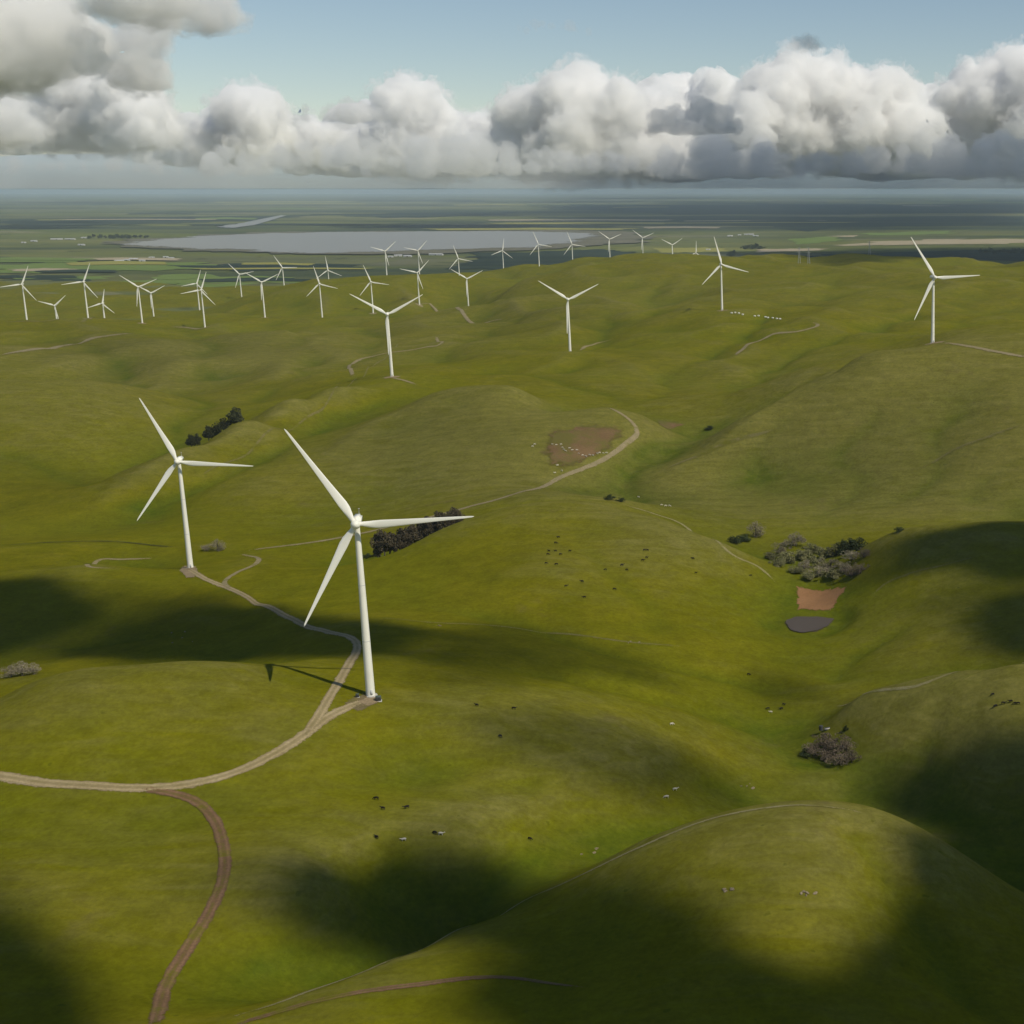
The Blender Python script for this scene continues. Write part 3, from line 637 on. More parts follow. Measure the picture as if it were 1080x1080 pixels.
for i, t in enumerate(turb):
    hx, hy, hz = t['hub']; R, H = t['R'], t['H']
    over = 4.6
    bx, by = hx - math.sin(YAW) * over * 1, hy + math.cos(YAW) * over
    bz = float(ground_z(bx, by)); Hh = hz - bz
    root = empty('wind_turbine', (bx, by, bz), YAW)
    kd, hp = t['kind'], t['px']
    if kd == 'R': lab = LAB_R[int(hp)] + ' small turbine of the far crest row counted from the middle hills'
    elif kd == 'M': lab = LAB_M[hp if 439 < hp < 441 else int(hp)]
    elif kd == 'L': lab = LAB_L[i - 19]
    else: lab = LAB[kd][0]
    tag(root, lab, 'wind turbine', 'wind turbines on the hills')
    r0, r1 = 1.82, 1.08
    small = i > 6
    top = Hh - 1.9
    prof = [(r0, -1.5)]
    for f in np.linspace(0, 1, 10): prof.append((r0 + (r1 - r0) * f, top * f))
    tw = new_obj('tower', lathe_me('tower', prof, 16 if small else 32), m_white, root)
    nc = new_obj('nacelle', me_nac, m_white, root, (0, 0, Hh))
    if not small:
        new_obj('foundation_ring', lathe_me('foundation_ring', [(2.7, -1), (2.7, .2), (2.6, .3), (1.7, .3)], 32), m_conc, root)
        for f in (.33, .66):
            r = r0 + (r1 - r0) * f + .05
            new_obj('flange_seam', lathe_me('flange_seam', [(r - .1, top * f - .12), (r, top * f - .1), (r, top * f + .1), (r - .1, top * f + .12)], 32), m_seam, tw)
        new_obj('tower_door', bevel_box('tower_door', .95, .3, 2.2, .08, (0, 0, 0)), m_seam, tw, (.5, -1.74, 1.9))
        new_obj('yaw_ring', lathe_me('yaw_ring', [(1.3, top - .1), (1.45, top), (1.45, Hh - 1.5)], 24), m_dark, root)
        new_obj('wind_vane_mast', me_mast, m_seam, nc, (.6, 6.4, 1.7))
    hub = new_obj('hub', me_hub, m_white, root, (0, -over, Hh)); hub.rotation_euler = (math.radians(90 - 4), 0, 0)
    key = round(R, 1)
    if key not in blade_cache: blade_cache[key] = blade_mesh(R)
    for k in range(3):
        b = new_obj('blade', blade_cache[key], m_blade, root)
        a = math.radians(t['ph'] + 120 * k)
        b.matrix_local = Matrix.Translation((0, -over, Hh)) @ Matrix.Rotation(math.radians(-4), 4, 'X') @ Matrix.Rotation(math.pi / 2 - a, 4, 'Y')
def on_ground(x, y, dz=0): return (float(x), float(y), float(ground_z(x, y)) + dz)
# transformer cabinets by the two near towers
me_cab = bevel_box('cabinet', 2.2, 1.8, 2.0, .1, (0, 0, 1.15)); me_plinth = bevel_box('plinth', 2.8, 2.4, .5, .05, (0, 0, 0))
me_cdoor = bevel_box('cabinet_door', .95, .06, 1.6, .02, (0, 0, 0), segs=1)
for px, py, lab in ((393.5, 738.5, 'dark transformer cabinet right beside the tower by the road fork'), (381, 736, 'pale switch cabinet on the shadow side of the tower by the road fork')):
    p = hit(px, py); dark = px > 390
    r = empty('transformer_cabinet' if dark else 'switch_cabinet', on_ground(p[0] + (2.2 if dark else -1.5), p[1]), .3); tag(r, lab, 'cabinet')
    if not dark: r.scale = (.6, .6, .75)
    new_obj('plinth', me_plinth, m_conc, r); cb = new_obj('cabinet_box', me_cab, m_green if dark else m_seam, r)
    for sx in (-.5, .5): new_obj('cabinet_door', me_cdoor, m_dark if dark else m_seam, cb, (sx, -.92, 1.15))

# ------------------------------------------------------------------ trees and thickets
def leaf_mat(name, c1, c2, trans=.25):
    g = NG(name)
    oi = g.n('ShaderNodeObjectInfo').outputs['Random']
    f = g.noise(g.n('ShaderNodeTexCoord').outputs['Object'], .9, 2)
    c = g.mix(g.ramp(f, [(.3, 0.), (.7, 1.)]), c1, c2)
    c = g.mix(1.0, c, g.ramp(oi, [(0, .72), (1, 1.3)]), 'MULTIPLY')
    g.l(c, g.b.inputs['Base Color']); g.b.inputs['Specular IOR Level'].default_value = .1
    return g.m
m_ever = leaf_mat('dark_evergreen_leaves', (.03, .036, .016), (.065, .068, .03))
m_brownleaf = leaf_mat('bronze_brown_leaves', (.055, .045, .026), (.10, .082, .05))
m_willow = leaf_mat('bare_grey_twigs', (.2, .17, .11), (.3, .26, .18))
m_olive = leaf_mat('grey_green_leaves', (.12, .12, .05), (.19, .18, .085))
m_purp = leaf_mat('bare_brown_twigs', (.11, .085, .06), (.18, .14, .1))
m_deep = leaf_mat('deep_green_leaves', (.035, .048, .016), (.065, .08, .028))
m_bark = simple_mat('rough_bark', (.05, .04, .03), (.1, .08, .06), 3, .95)
def tube(pts, rads, seg=6):
    V = []; F = []
    pts = [np.array(p, float) for p in pts]
    for i, (p, r) in enumerate(zip(pts, rads)):
        d = pts[min(i + 1, len(pts) - 1)] - pts[max(i - 1, 0)]; d /= np.linalg.norm(d) + 1e-9
        u = np.cross(d, (0.3, 1, .1)); u /= np.linalg.norm(u); w = np.cross(d, u)
        for j in range(seg):
            a = 2 * math.pi * j / seg; V.append(p + r * (math.cos(a) * u + math.sin(a) * w))
    for i in range(len(pts) - 1):
        for j in range(seg): F.append((i * seg + j, i * seg + (j + 1) % seg, (i + 1) * seg + (j + 1) % seg, (i + 1) * seg + j))
    return V, F
def make_tree(seed, kind):
    """unit-height tree meshes: trunk with limbs, and a crown of leaf-sized faces"""
    r = np.random.default_rng(seed)
    if kind == 'tall': zc, rz, rx, ncl, nl, ls, trunk = .58, .42, .30, 26, 95, .030, .3
    elif kind == 'bush': zc, rz, rx, ncl, nl, ls, trunk = .46, .5, .68, 30, 95, .034, .12
    else: zc, rz, rx, ncl, nl, ls, trunk = .48, .5, .58, 26, 85, .030, .15
    V = []; F = []; tips = []
    cl = []
    for i in range(ncl):
        d = r.normal(size=3); d /= np.linalg.norm(d); q = r.uniform(.35, .95)
        c = np.array([d[0] * rx * q, d[1] * rx * q, zc + d[2] * rz * q * (1 if d[2] > 0 else .85)])
        c[:2] *= 1 + .25 * math.sin(3 * math.atan2(d[1], d[0]) + seed)
        cl.append((c, r.uniform(.09, .19) * (rx / .4) ** .5))
    LV = []; LF = []
    for c, cr in cl:
        m = int(nl * r.uniform(.6, 1.3))
        for _ in range(m):
            d = r.normal(size=3); d /= np.linalg.norm(d)
            p = c + d * cr * r.uniform(.45, 1.0) ** .6
            if p[2] < .03: p[2] = r.uniform(.02, .1)
            a = r.normal(size=3); a = .6 * a / np.linalg.norm(a) + d * .2; a /= np.linalg.norm(a)
            b = np.cross(a, r.normal(size=3)); b /= np.linalg.norm(b); e = np.cross(a, b)
            s = ls * r.uniform(.6, 1.5); s2 = s * (r.uniform(.5, .9) if kind != 'twig' else r.uniform(.25, .5))
            k = len(LV); LV += [p - b * s - e * s2 * .3, p + e * s2 - b * s * .1, p + b * s, p - e * s2 + b * s * .2]
            LF.append((k, k + 1, k + 2, k + 3))
    def add(v, f):
        k = len(V); V.extend(v); F.extend([tuple(i + k for i in q) for q in f])
    add(*tube([(0, 0, -.05), (.01, 0, trunk), (.0, .02, zc), (.02, 0, zc + rz * .6)], [.035, .026, .016, .004]))
    for c, cr in cl[:12]:
        z0 = min(trunk + .1, c[2] * .6)
        add(*tube([(0, 0, z0), tuple(np.array([0, 0, z0]) * .5 + c * .5 + np.array([0, 0, .03])), tuple(c)], [.014, .009, .003], 5))
    t = bpy.data.meshes.new('trunk'); t.from_pydata([tuple(v) for v in V], [], F); t.shade_smooth()
    l = bpy.data.meshes.new('crown'); l.from_pydata([tuple(v) for v in LV], [], LF)
    return t, l
def tree_kind(kinds, seeds, mat):
    out = []
    for s in seeds:
        t, l = make_tree(s, kinds); l.materials.append(mat); t.materials.append(m_bark); out.append((t, l))
    return out
T_ever = tree_kind('tall', (1, 2, 3), m_ever); T_brown = tree_kind('tall', (4, 5, 6), m_brownleaf)
T_willow = tree_kind('twig', (7, 8, 9), m_willow); T_olive = tree_kind('bush', (10, 11, 12), m_olive)
T_purp = tree_kind('twig', (13, 14, 15), m_purp); T_deep = tree_kind('bush', (16, 17), m_deep)
trng = random.Random(11)
def plant(name, var, x, y, h, w, label, cat, group=None, sink=.1):
    t, l = var[trng.randrange(len(var))]
    o = empty(name, on_ground(x, y, -sink), trng.uniform(0, 6.28)); o.scale = (w, w * trng.uniform(.85, 1.15), h)
    tag(o, label, cat, group)
    new_obj('trunk', t, None, o); new_obj('crown', l, None, o)
    return o
for i, (px, Y, h) in enumerate(((250, 1405, 23), (238, 1400, 18), (228, 1392, 18), (219, 1388, 19), (206, 1384, 15), (200, 1378, 17))):
    x = at_Y(px, 450, Y)[0]; plant('evergreen_tree', T_ever, x, Y, h, h * .95, ('tallest dark evergreen at the end of the short row in the hollow' if i == 0 else ORD[i] + ' dark evergreen in the short hollow row counted from its tallest tree'), 'tree', 'evergreen row in the hollow')
for i, px in enumerate((399, 404, 410, 416, 423, 430, 437, 444, 451, 458, 465, 471, 477, 482)):
    cy = np.interp(px, [400, 450, 490], [885, 925, 950]); Y = cy + 26 + trng.uniform(-6, 8); x = at_Y(px, 565, Y)[0]; h = trng.uniform(17, 22)
    plant('brown_leaved_tree', T_brown, x, Y, h, h * .85, ORD[13 - i] + ' brown leaved tree of the dense belt counted from its uphill end', 'tree', 'tree belt behind the spur')
for px, py, hp, wp, k in ((776,573,7,11,'d'),(785,571,6,9,'d'),(797,566,14,17,'w'),(838,576,13,18,'w'),(826,583,11,18,'w'),(817,590,8,14,'o'),(832,594,10,16,'o'),(846,590,9,15,'o'),(856,583,8,13,'o'),
    (848,602,9,17,'w'),(861,597,10,16,'o'),(866,606,9,17,'w'),(876,600,10,16,'w'),(880,609,8,16,'o'),(890,603,10,16,'w'),(898,609,9,15,'p'),(908,605,10,13,'p'),(870,588,9,15,'o'),(882,586,9,14,'o'),
    (892,583,12,16,'d'),(903,581,12,16,'d'),(911,588,9,14,'p'),(898,592,10,15,'w'),(840,604,7,13,'o'),(857,610,7,15,'o'),(821,597,6,12,'o')):
    p = hit(px, py); m = p[1] / FPX * 1.02
    var, nm, lab, gr = {'w': (T_willow, 'bare_willow', 'pale bare willow in the valley thicket above the clay scrape', 'bare willows of the valley thicket'),
        'o': (T_olive, 'willow_bush', 'grey-green bush in the valley thicket above the clay scrape', 'green bushes of the valley thicket'),
        'd': (T_deep, 'dark_bush', 'dark green bush at the edge of the valley thicket', 'dark bushes of the valley thicket'),
        'p': (T_purp, 'brown_bush', 'bare brown bush of the valley thicket nearest the clay scrape', 'brown bushes of the valley thicket')}[k]
    plant(nm, var, p[0], p[1], hp * m * 1.25, wp * m * 1.2, lab, 'bush', gr)
for px, py, hp, wp in ((857,797,13,20),(868,790,16,26),(880,793,18,28),(893,794,16,22),(885,806,14,26),(870,803,13,24),(898,804,12,18)):
    p = hit(px, py); m = p[1] / FPX * 1.03
    plant('brown_bush', T_purp, p[0], p[1], hp * m * 1.2, wp * m * .95, 'bare purplish brown bush in the thicket by the water trough', 'bush', 'brown thicket by the trough')
p = hit(852, 798); plant('dark_bush', T_deep, p[0], p[1], 4.5, 5.5, 'small dark green bush beside the brown thicket at the water trough', 'bush')
for px, Yo, h, w, lab in ((12, 0, 6.5, 9, 0), (24, 4, 7.5, 10, 0), (36, 8, 6, 8, 0)):
    c = hit(px, 715 - px * .11); plant('bare_willow', T_willow, c[0], c[1], h, w, 'grey bare bush half hidden behind the rounded hill beside the turbine road', 'bush', 'bushes behind the rounded hill')
for px, py, hp, wp, lab in ((230, 581, 12, 15, 'round grey bare bush beyond the turbine at the road end'), (218, 581, 7, 13, 'low grey bush beside the round bare one beyond the turbine')):
    p = hit(px, py); m = p[1] / FPX; plant('bare_willow', T_willow, p[0], p[1], hp * m * 1.15, wp * m, lab, 'bush')
for px, py, hp, wp, lab in ((643, 527, 5, 9, 'dark low shrub at the head of the stream bed'), (655, 529, 4, 8, 'dark low shrub just down the stream from its head'), (748, 453, 4, 8, 'small dark shrub in the dip beneath the big olive ridge'),
    (388, 588, 4, 9, 'low dark shrub at the foot of the brown tree belt'), (948, 561, 5, 8, 'lone dark shrub on the shaded crest beyond the clay scrape'), (892, 771, 6, 5, 'thin dark shrub beside the water trough')):
    p = hit(px, py); m = p[1] / FPX; plant('dark_bush', T_deep, p[0], p[1], hp * m * 1.2, wp * m, lab, 'bush')

# ------------------------------------------------------------------ cattle and sheep
def animal_mesh(name, s, legr, bodyr, neck, head):
    """a standing, grazing four-legged body grown from a skeleton with the Skin modifier; s = metres"""
    J = [((0, 0, 1.12), bodyr), ((-.62, 0, 1.14), bodyr * .95), ((.55, 0, 1.10), bodyr * .98), ((.95, 0, 1.08), bodyr * .62),
         (neck, bodyr * .40), (head, bodyr * .30), ((head[0] + .28, 0, head[2] - .22), bodyr * .17),
         ((-.92, 0, 1.18), bodyr * .35), ((-1.02, 0, .95), .05), ((-1.03, 0, .55), .04)]
    E = [(0, 1), (0, 2), (2, 3), (3, 4), (4, 5), (5, 6), (1, 7), (7, 8), (8, 9)]
    for sx, par in ((-1, 1), (1, 2)):
        for sy in (-1, 1):
            k = len(J); x0 = -.66 if sx < 0 else .6
            if sx < 0: pts = [((x0, sy * .22, .85), legr * 1.9), ((x0 + .1, sy * .23, .66), legr * 1.5), ((x0 - .12, sy * .23, .42), legr), ((x0 - .06, sy * .23, .02), legr * .9)]
            else: pts = [((x0, sy * .2, .8), legr * 1.6), ((x0 + .02, sy * .21, .5), legr * 1.05), ((x0 + .02, sy * .21, .26), legr * .9), ((x0 + .04, sy * .21, .02), legr * .9)]
            J += pts; E += [(par, k), (k, k + 1), (k + 1, k + 2), (k + 2, k + 3)]
    for sy in (-1, 1):
        k = len(J); J += [((head[0] - .05, sy * .2, head[2] + .1), .05)]; E.append((5, k))
    me = bpy.data.meshes.new(name); me.from_pydata([Vector(j[0]) * s for j in J], E, [])
    o = bpy.data.objects.new(name, me); col.objects.link(o)
    o.modifiers.new('skin', 'SKIN'); sub = o.modifiers.new('sub', 'SUBSURF'); sub.levels = 1
    for v, j in zip(me.skin_vertices[0].data, J): v.radius = (j[1] * s, j[1] * s)
    me.skin_vertices[0].data[0].use_root = True
    dg = bpy.context.evaluated_depsgraph_get(); out = bpy.data.meshes.new_from_object(o.evaluated_get(dg))
    bpy.data.objects.remove(o); out.name = name; out.shade_smooth(); return out
me_cow = [animal_mesh('cow_body', .84, .075, .40, (1.22, 0, .85), (1.45, 0, .42)), animal_mesh('cow_body', .84, .075, .40, (1.3, 0, 1.3), (1.6, 0, 1.38))]
me_sheep = [animal_mesh('sheep_body', .72, .06, .42, (1.15, 0, .9), (1.35, 0, .55)), animal_mesh('sheep_body', .72, .06, .42, (1.15, 0, 1.3), (1.35, 0, 1.4))]
m_black = simple_mat('black_cow_hide', (.008, .007, .006), (.02, .016, .013), 2)
m_pale = simple_mat('cream_cow_hide', (.5, .45, .36), (.62, .57, .48), 2)
m_wool = simple_mat('off_white_wool', (.5, .46, .36), (.62, .57, .46), 4, .95)
for pre, lst, mt in (('k', me_cow, m_black), ('w', me_cow, m_pale), ('s', me_sheep, m_wool)):
    globals()['an_' + pre] = []
    for m_ in lst:
        c = m_.copy(); c.materials.clear(); c.materials.append(mt); globals()['an_' + pre].append(c)
def beast(px, py, kind, label, group, k=1.0):
    p = hit(px, py); lst = {'k': an_k, 'w': an_w, 's': an_s}[kind]
    o = new_obj('cow' if kind != 's' else 'sheep', lst[trng.randrange(2)], None, None, on_ground(p[0], p[1], .02))
    o.rotation_euler = (0, 0, trng.choice((0, math.pi)) + trng.uniform(-.7, .7)); s = trng.uniform(.9, 1.12) * k; o.scale = (s, s, s)
    tag(o, label, 'cow' if kind != 's' else 'sheep', group)
for px, py in ((589,567.5),(586,573.6),(586,582),(579,582),(578,585.6),(601,582),(591,585.6),(576,595),(587,596),(614,614.4),(597,619),(616.4,631)):
    beast(px, py, 'k', 'black cow in the larger loose herd on the broad sunny hill face', 'larger herd on the hill face', 1.1)
for px, py in ((638.6,601.7),(656,597),(661.4,602),(679.7,581),(683,581),(682,589),(678,592),(648,622.5)):
    beast(px, py, 'k', 'black cow in the smaller scattered herd on the broad sunny hill face', 'smaller herd on the hill face', 1.1)
for px, py in ((734,605),(792,608),(731,590),(789.7,712.5)):
    beast(px, py, 'k', 'lone black cow on the slope above the pond', 'lone cows above the pond')
for px, py in ((810,748.6),(824,748.6),(826.6,744)):
    beast(px, py, 'k', 'black cow in the valley bottom upstream of the brown thicket', 'cows in the valley bottom')
beast(813, 752, 'w', 'cream cow with the black ones in the valley bottom', None)
for px, py in ((1047,733.5),(1058,743),(1066,741),(1070.6,743),(1074,743),(1050,746)):
    beast(px, py, 'k', 'black cow in the small herd on the bare spur by the dark shadow', 'herd on the bare spur')
for px, py in ((503,745),(528,778),(542,748.5)):
    beast(px, py, 'k', 'black cow on the slope just beyond the forked road turbine', 'cows beyond the road turbine')
for px, py in ((397,843.7),(404,854),(429,853),(397.4,884.4),(459,880),(559,886)):
    beast(px, py, 'k', 'black cow grazing above the big cloud shadow on the lower slope', 'cows above the cloud shadow')
for px, py in ((426, 887), (465, 881)):
    beast(px, py, 'w', 'cream cow at the edge of the big cloud shadow on the lower slope', 'cream cows at the cloud shadow')
for px, py in ((712,834),(703,842),(708.5,765)):
    beast(px, py, 'w', 'cream cow on the slope across the gully from the round near hill', 'cream cows across the gully')
for cx, cy in ((150,258),(158,250),(225,250),(240,252),(258,250),(264,262),(268,270),(275,275),(290,265),(300,272),(318,272),(325,285),(340,292),(352,295),(366,290),(380,292),(395,285),(405,282),(418,283),(430,283),(245,330),(262,350),(235,358)):
    beast(520 + cx / 3.6, 400 + cy / 3.6, 's', 'off-white sheep on the reddish bare soil patch', 'sheep on the bare soil', 1.3)
for cx, cy in ((640,480),(655,484),(670,484),(553,450)):
    beast(520 + cx / 3.6, 400 + cy / 3.6, 's', 'off-white sheep near the stream bed below the bare soil patch', 'sheep near the stream bed', 1.3)
# wrapped bales in a line on the far slope
m_wrap = simple_mat('white_bale_wrap', (.62, .6, .54), (.74, .72, .66), 1.5, .5)
for i, (cx, cy) in enumerate(((155,302),(166,301),(178,303),(190,307),(228,312),(240,311),(262,315),(270,317),(285,318),(298,320),(308,321))):
    p = hit(720 + cx / 3, 230 + cy / 3)
    o = new_obj('wrapped_bale', lathe_me('wrapped_bale', [(.01, -1.6), (1.0, -1.6), (1.2, -1.4), (1.22, 0), (1.2, 1.4), (1.0, 1.6), (.01, 1.6)], 14), m_wrap, None, on_ground(p[0], p[1], 1.0))
    o.rotation_euler = (math.pi / 2, 0, trng.uniform(1.0, 2.0)); tag(o, 'white wrapped bale in the line near the winding dirt track', 'bale', 'bales by the winding track')
# pale boulders showing through the grass
m_rock = simple_mat('pale_lichened_rock', (.16, .125, .07), (.26, .21, .14), 1.2, .9, 5)
def rock_mesh(seed):
    bm = bmesh.new(); bmesh.ops.create_icosphere(bm, subdivisions=2, radius=1); r = random.Random(seed); k = [r.uniform(.5, 1.2) for _ in range(9)]
    for v in bm.verts:
        n_ = 1 + .28 * math.sin(v.co.x * 3.1 * k[0] + k[1] * 6) * math.sin(v.co.y * 2.7 * k[2] + k[3] * 5) + .2 * math.sin(v.co.z * 4 * k[4] + v.co.x * 3)
        v.co = Vector((v.co.x * n_ * 1.2 * k[5], v.co.y * n_ * k[6], v.co.z * n_ * .6))
    me = bpy.data.meshes.new('boulder'); bm.to_mesh(me); bm.free(); me.materials.append(m_rock); return me
RK = [rock_mesh(s) for s in range(4)]
for (cx, cy, n_, sp, lab) in ((852,942,5,6,'pale boulder in the small outcrop on the round near hill'), (767,940,5,9,'grey boulder low on the shaded side of the round near hill'), (789,829,5,6,'pale boulder in the cluster on the slope facing the near hill crest'), (622,898,3,8,'boulder beside the gully under the near ridge'),
        (470,662,3,8,'pale stone on the slope behind the fork turbine'), (668,675,3,7,'stone on the trodden patch by the cattle trail'), (200,672,5,16,'stone in the shaded hollow between the two near turbines')):
    for k in range(n_):
        p = hit(cx + trng.uniform(-sp, sp) * 1.4, cy + trng.uniform(-sp, sp) * .5)
        o = new_obj('boulder', RK[trng.randrange(4)], None, None, on_ground(p[0], p[1], .1)); s = trng.uniform(.3, .8); o.scale = (s, s, s); o.rotation_euler = (0, 0, trng.uniform(0, 6)); tag(o, lab, 'rock', 'boulders: ' + lab.split(' in ')[-1].split(' on ')[-1])
# water trough by the thicket
p = hit(873, 769); wt = empty('water_trough', on_ground(p[0], p[1]), .4); tag(wt, 'pale concrete water trough by the brown thicket', 'trough')
new_obj('basin', bevel_box('basin', 3.2, 1.4, .8, .06, (0, 0, .3)), m_conc, wt); new_obj('water', bevel_box('water', 2.8, 1.0, .04, .005, (0, 0, .71), segs=1), m_dark, wt)
new_obj('tank', lathe_me('tank', [(1.0, -.1), (1.0, 1.9), (.9, 2.05), (.01, 2.1)], 18), m_dark, wt, (-3.2, .4, 0))

# ------------------------------------------------------------------ the plain: sheds, tree clumps, pylons
m_roof = simple_mat('pale_metal_roof', (.4, .4, .39), (.55, .55, .54), .05, .5); m_wall = simple_mat('pale_shed_wall', (.4, .39, .36), (.5, .49, .46), .05)
def shed_meshes(L, W, H, R):
    w = bpy.data.meshes.new('wall'); x, y = L / 2, W / 2
    w.from_pydata([(-x,-y,-1),(x,-y,-1),(x,y,-1),(-x,y,-1),(-x,-y,H),(x,-y,H),(x,y,H),(-x,y,H),(-x,0,H+R),(x,0,H+R)], [], [(0,1,5,4),(1,2,6,9,5),(2,3,7,6),(3,0,4,8,7)])
    e = .8; r = bpy.data.meshes.new('roof')
    r.from_pydata([(-x-e,-y-e,H-.2),(x+e,-y-e,H-.2),(x+e,0,H+R+.2),(-x-e,0,H+R+.2),(x+e,y+e,H-.2),(-x-e,y+e,H-.2),(-x-e,-y-e,H),(x+e,-y-e,H),(x+e,0,H+R+.4),(-x-e,0,H+R+.4),(x+e,y+e,H),(-x-e,y+e,H)], [],
        [(0,1,2,3),(3,2,4,5),(7,6,9,8),(8,9,11,10),(0,6,7,1),(4,10,11,5)])
    d = bpy.data.meshes.new('door'); d.from_pydata([(-3,-y-.15,-1),(3,-y-.15,-1),(3,-y-.15,H*.8),(-3,-y-.15,H*.8),(-3,-y+.2,-1),(3,-y+.2,-1),(3,-y+.2,H*.8),(-3,-y+.2,H*.8)], [], [(0,1,2,3),(1,5,6,2),(5,4,7,6),(4,0,3,7),(3,2,6,7)])
    for q, m_ in ((w, m_wall), (r, m_roof), (d, m_dark)): q.materials.append(m_)
    return w, r, d
SH = [shed_meshes(40, 18, 6, 3), shed_meshes(26, 14, 5, 2.5), shed_meshes(75, 20, 6, 3)]
for lab, gr, lst in (('pale farm shed near the tree clump at the tip of the lake', 'sheds at the lake tip', ((25,256,1),(36,254.5,0),(60,252.5,2),(74,252.5,2),(89,251,0),(86,258.5,0))),
    ('white farm shed on the green fields behind the turbine cluster', 'sheds on the green fields', ((126,275.7,0),(134,274.5,1),(141,273.8,0),(150,275.2,1),(160,272,1),(175,271.5,1),(181,272.5,1))),
    ('white shed on the near shore of the lake', 'sheds on the lake shore', ((412,271,1),(420,270,0),(430,270.5,0),(460,268.8,2))),
    ('white shed on the plain beyond the single far turbine', 'sheds beyond the far turbine', ((770,249,0),(780,248,1),(790,247.5,2),(797,249,0),(747,263.5,1))),
    ('pale farm building behind the high olive ridge turbine', 'farm behind the ridge turbine', ((955,279,2),(968,279,0),(994,277,0),(1008,279,1),(850,280.5,0),(862,280,1)))):
    for px, py, k in lst:
        q = at_D(px, py, CAM_Z - 2)
        s = empty('farm_shed', (q[0], q[1], float(ground_z(q[0], q[1]))), trng.uniform(-.3, .3)); tag(s, lab, 'shed', gr)
        for nm, me in zip(('wall', 'roof', 'door'), SH[k]): new_obj(nm, me, None, s)
for lab, gr, lst in (('dark tree in the clump between the sheds and the lake tip', 'trees at the lake tip', [(94 + i * 4.1 + (i % 3), 251.5 - (i % 2) * .8) for i in range(16)]),
    ('dark tree in the small clump on the plain beyond the single far turbine', 'trees beyond the far turbine', [(786 + i * 4, 262.5 - (i % 2)) for i in range(5)] + [(771, 270), (774, 269)]),
    ('dark tree in the shelter belt behind the high olive ridge turbine', 'shelter belt trees', [(1034 + i * 5, 268 - (i % 3)) for i in range(10)])):
    for px, py in lst:
        q = at_D(px, py, CAM_Z - 2); plant('distant_tree', T_ever + T_deep, q[0], q[1], trng.uniform(20, 32), trng.uniform(26, 46), lab, 'tree', gr)
m_steel = simple_mat('galvanised_steel', (.3, .31, .31), (.4, .4, .4), .3, .5)
for px, py in ((843, 282.5), (853, 282), (917, 280)):
    q = at_Y(px, py, 3900 if px < 900 else 4300); r = empty('power_pylon', on_ground(q[0], q[1]), .2); tag(r, 'thin grey lattice power pylon behind the hill crest', 'pylon', 'power pylons on the plain')
    for sx in (-1, 1):
        for sy in (-1, 1):
            v, f = tube([(sx * 3.4, sy * 3.4, -1), (sx * .5, sy * .5, 44)], [.28, .2], 5); me = bpy.data.meshes.new('leg'); me.from_pydata([tuple(a) for a in v], [], f); new_obj('leg', me, m_steel, r)
    for z, w in ((30, 8), (36, 6.5), (42, 5)):
        v, f = tube([(-w, 0, z), (0, 0, z + .5), (w, 0, z)], [.15, .35, .15], 5); me = bpy.data.meshes.new('cross_arm'); me.from_pydata([tuple(a) for a in v], [], f); new_obj('cross_arm', me, m_steel, r)
    V = []; F = []
    for i in range(7):
        z0, z1 = i * 6, i * 6 + 6; a0, a1 = 3.4 - 2.9 * z0 / 44, 3.4 - 2.9 * z1 / 44
        for sx, sy, tx, ty in ((-1,-1,1,-1),(1,-1,1,1),(1,1,-1,1),(-1,1,-1,-1)):
            v, f = tube([(sx * a0, sy * a0, z0), (tx * a1, ty * a1, z1)], [.12, .12], 4); k = len(V); V += [tuple(q) for q in v]; F += [tuple(j + k for j in g_) for g_ in f]
    me = bpy.data.meshes.new('bracing'); me.from_pydata(V, [], F); new_obj('bracing', me, m_steel, r)

# ------------------------------------------------------------------ clouds
def cloud_mat(name, dens, c=(.9995, .9992, .998), g_=.0):
    m = bpy.data.materials.new(name); m.use_nodes = True; n_ = m.node_tree; n_.nodes.clear()
    out = n_.nodes.new('ShaderNodeOutputMaterial'); v = n_.nodes.new('ShaderNodeVolumePrincipled')
    v.inputs['Color'].default_value = (*c, 1); v.inputs['Density'].default_value = dens; v.inputs['Anisotropy'].default_value = g_
    n_.links.new(v.outputs[0], out.inputs['Volume']); return m
def wisp_mat(name, dens, scale):
    m = cloud_mat(name, dens); n_ = m.node_tree; v = [x for x in n_.nodes if x.type == 'PRINCIPLED_VOLUME'][0]
    gm = n_.nodes.new('ShaderNodeNewGeometry'); nz = n_.nodes.new('ShaderNodeTexNoise'); nz.inputs['Scale'].default_value = scale; nz.inputs['Detail'].default_value = 3; nz.inputs['Roughness'].default_value = .65
    rp = n_.nodes.new('ShaderNodeMapRange'); rp.inputs['From Min'].default_value = .48; rp.inputs['From Max'].default_value = .72; rp.inputs['To Max'].default_value = dens
    n_.links.new(gm.outputs['Position'], nz.inputs['Vector']); n_.links.new(nz.outputs[0], rp.inputs['Value']); n_.links.new(rp.outputs[0], v.inputs['Density'])
    return m
bm = bmesh.new(); bmesh.ops.create_icosphere(bm, subdivisions=1, radius=1.05)
IC1_V = np.array([v.co[:] for v in bm.verts]); IC1_F = np.array([[v.index for v in f.verts] for f in bm.faces]); bm.free()
bm = bmesh.new(); bmesh.ops.create_icosphere(bm, subdivisions=2, radius=1); bm.verts.ensure_lookup_table()
ICO_V = np.array([v.co[:] for v in bm.verts]); ICO_F = np.array([[v.index for v in f.verts] for f in bm.faces]); bm.free()
tex = bpy.data.textures.new('billow', 'CLOUDS'); tex.noise_scale = 420; tex.noise_depth = 4
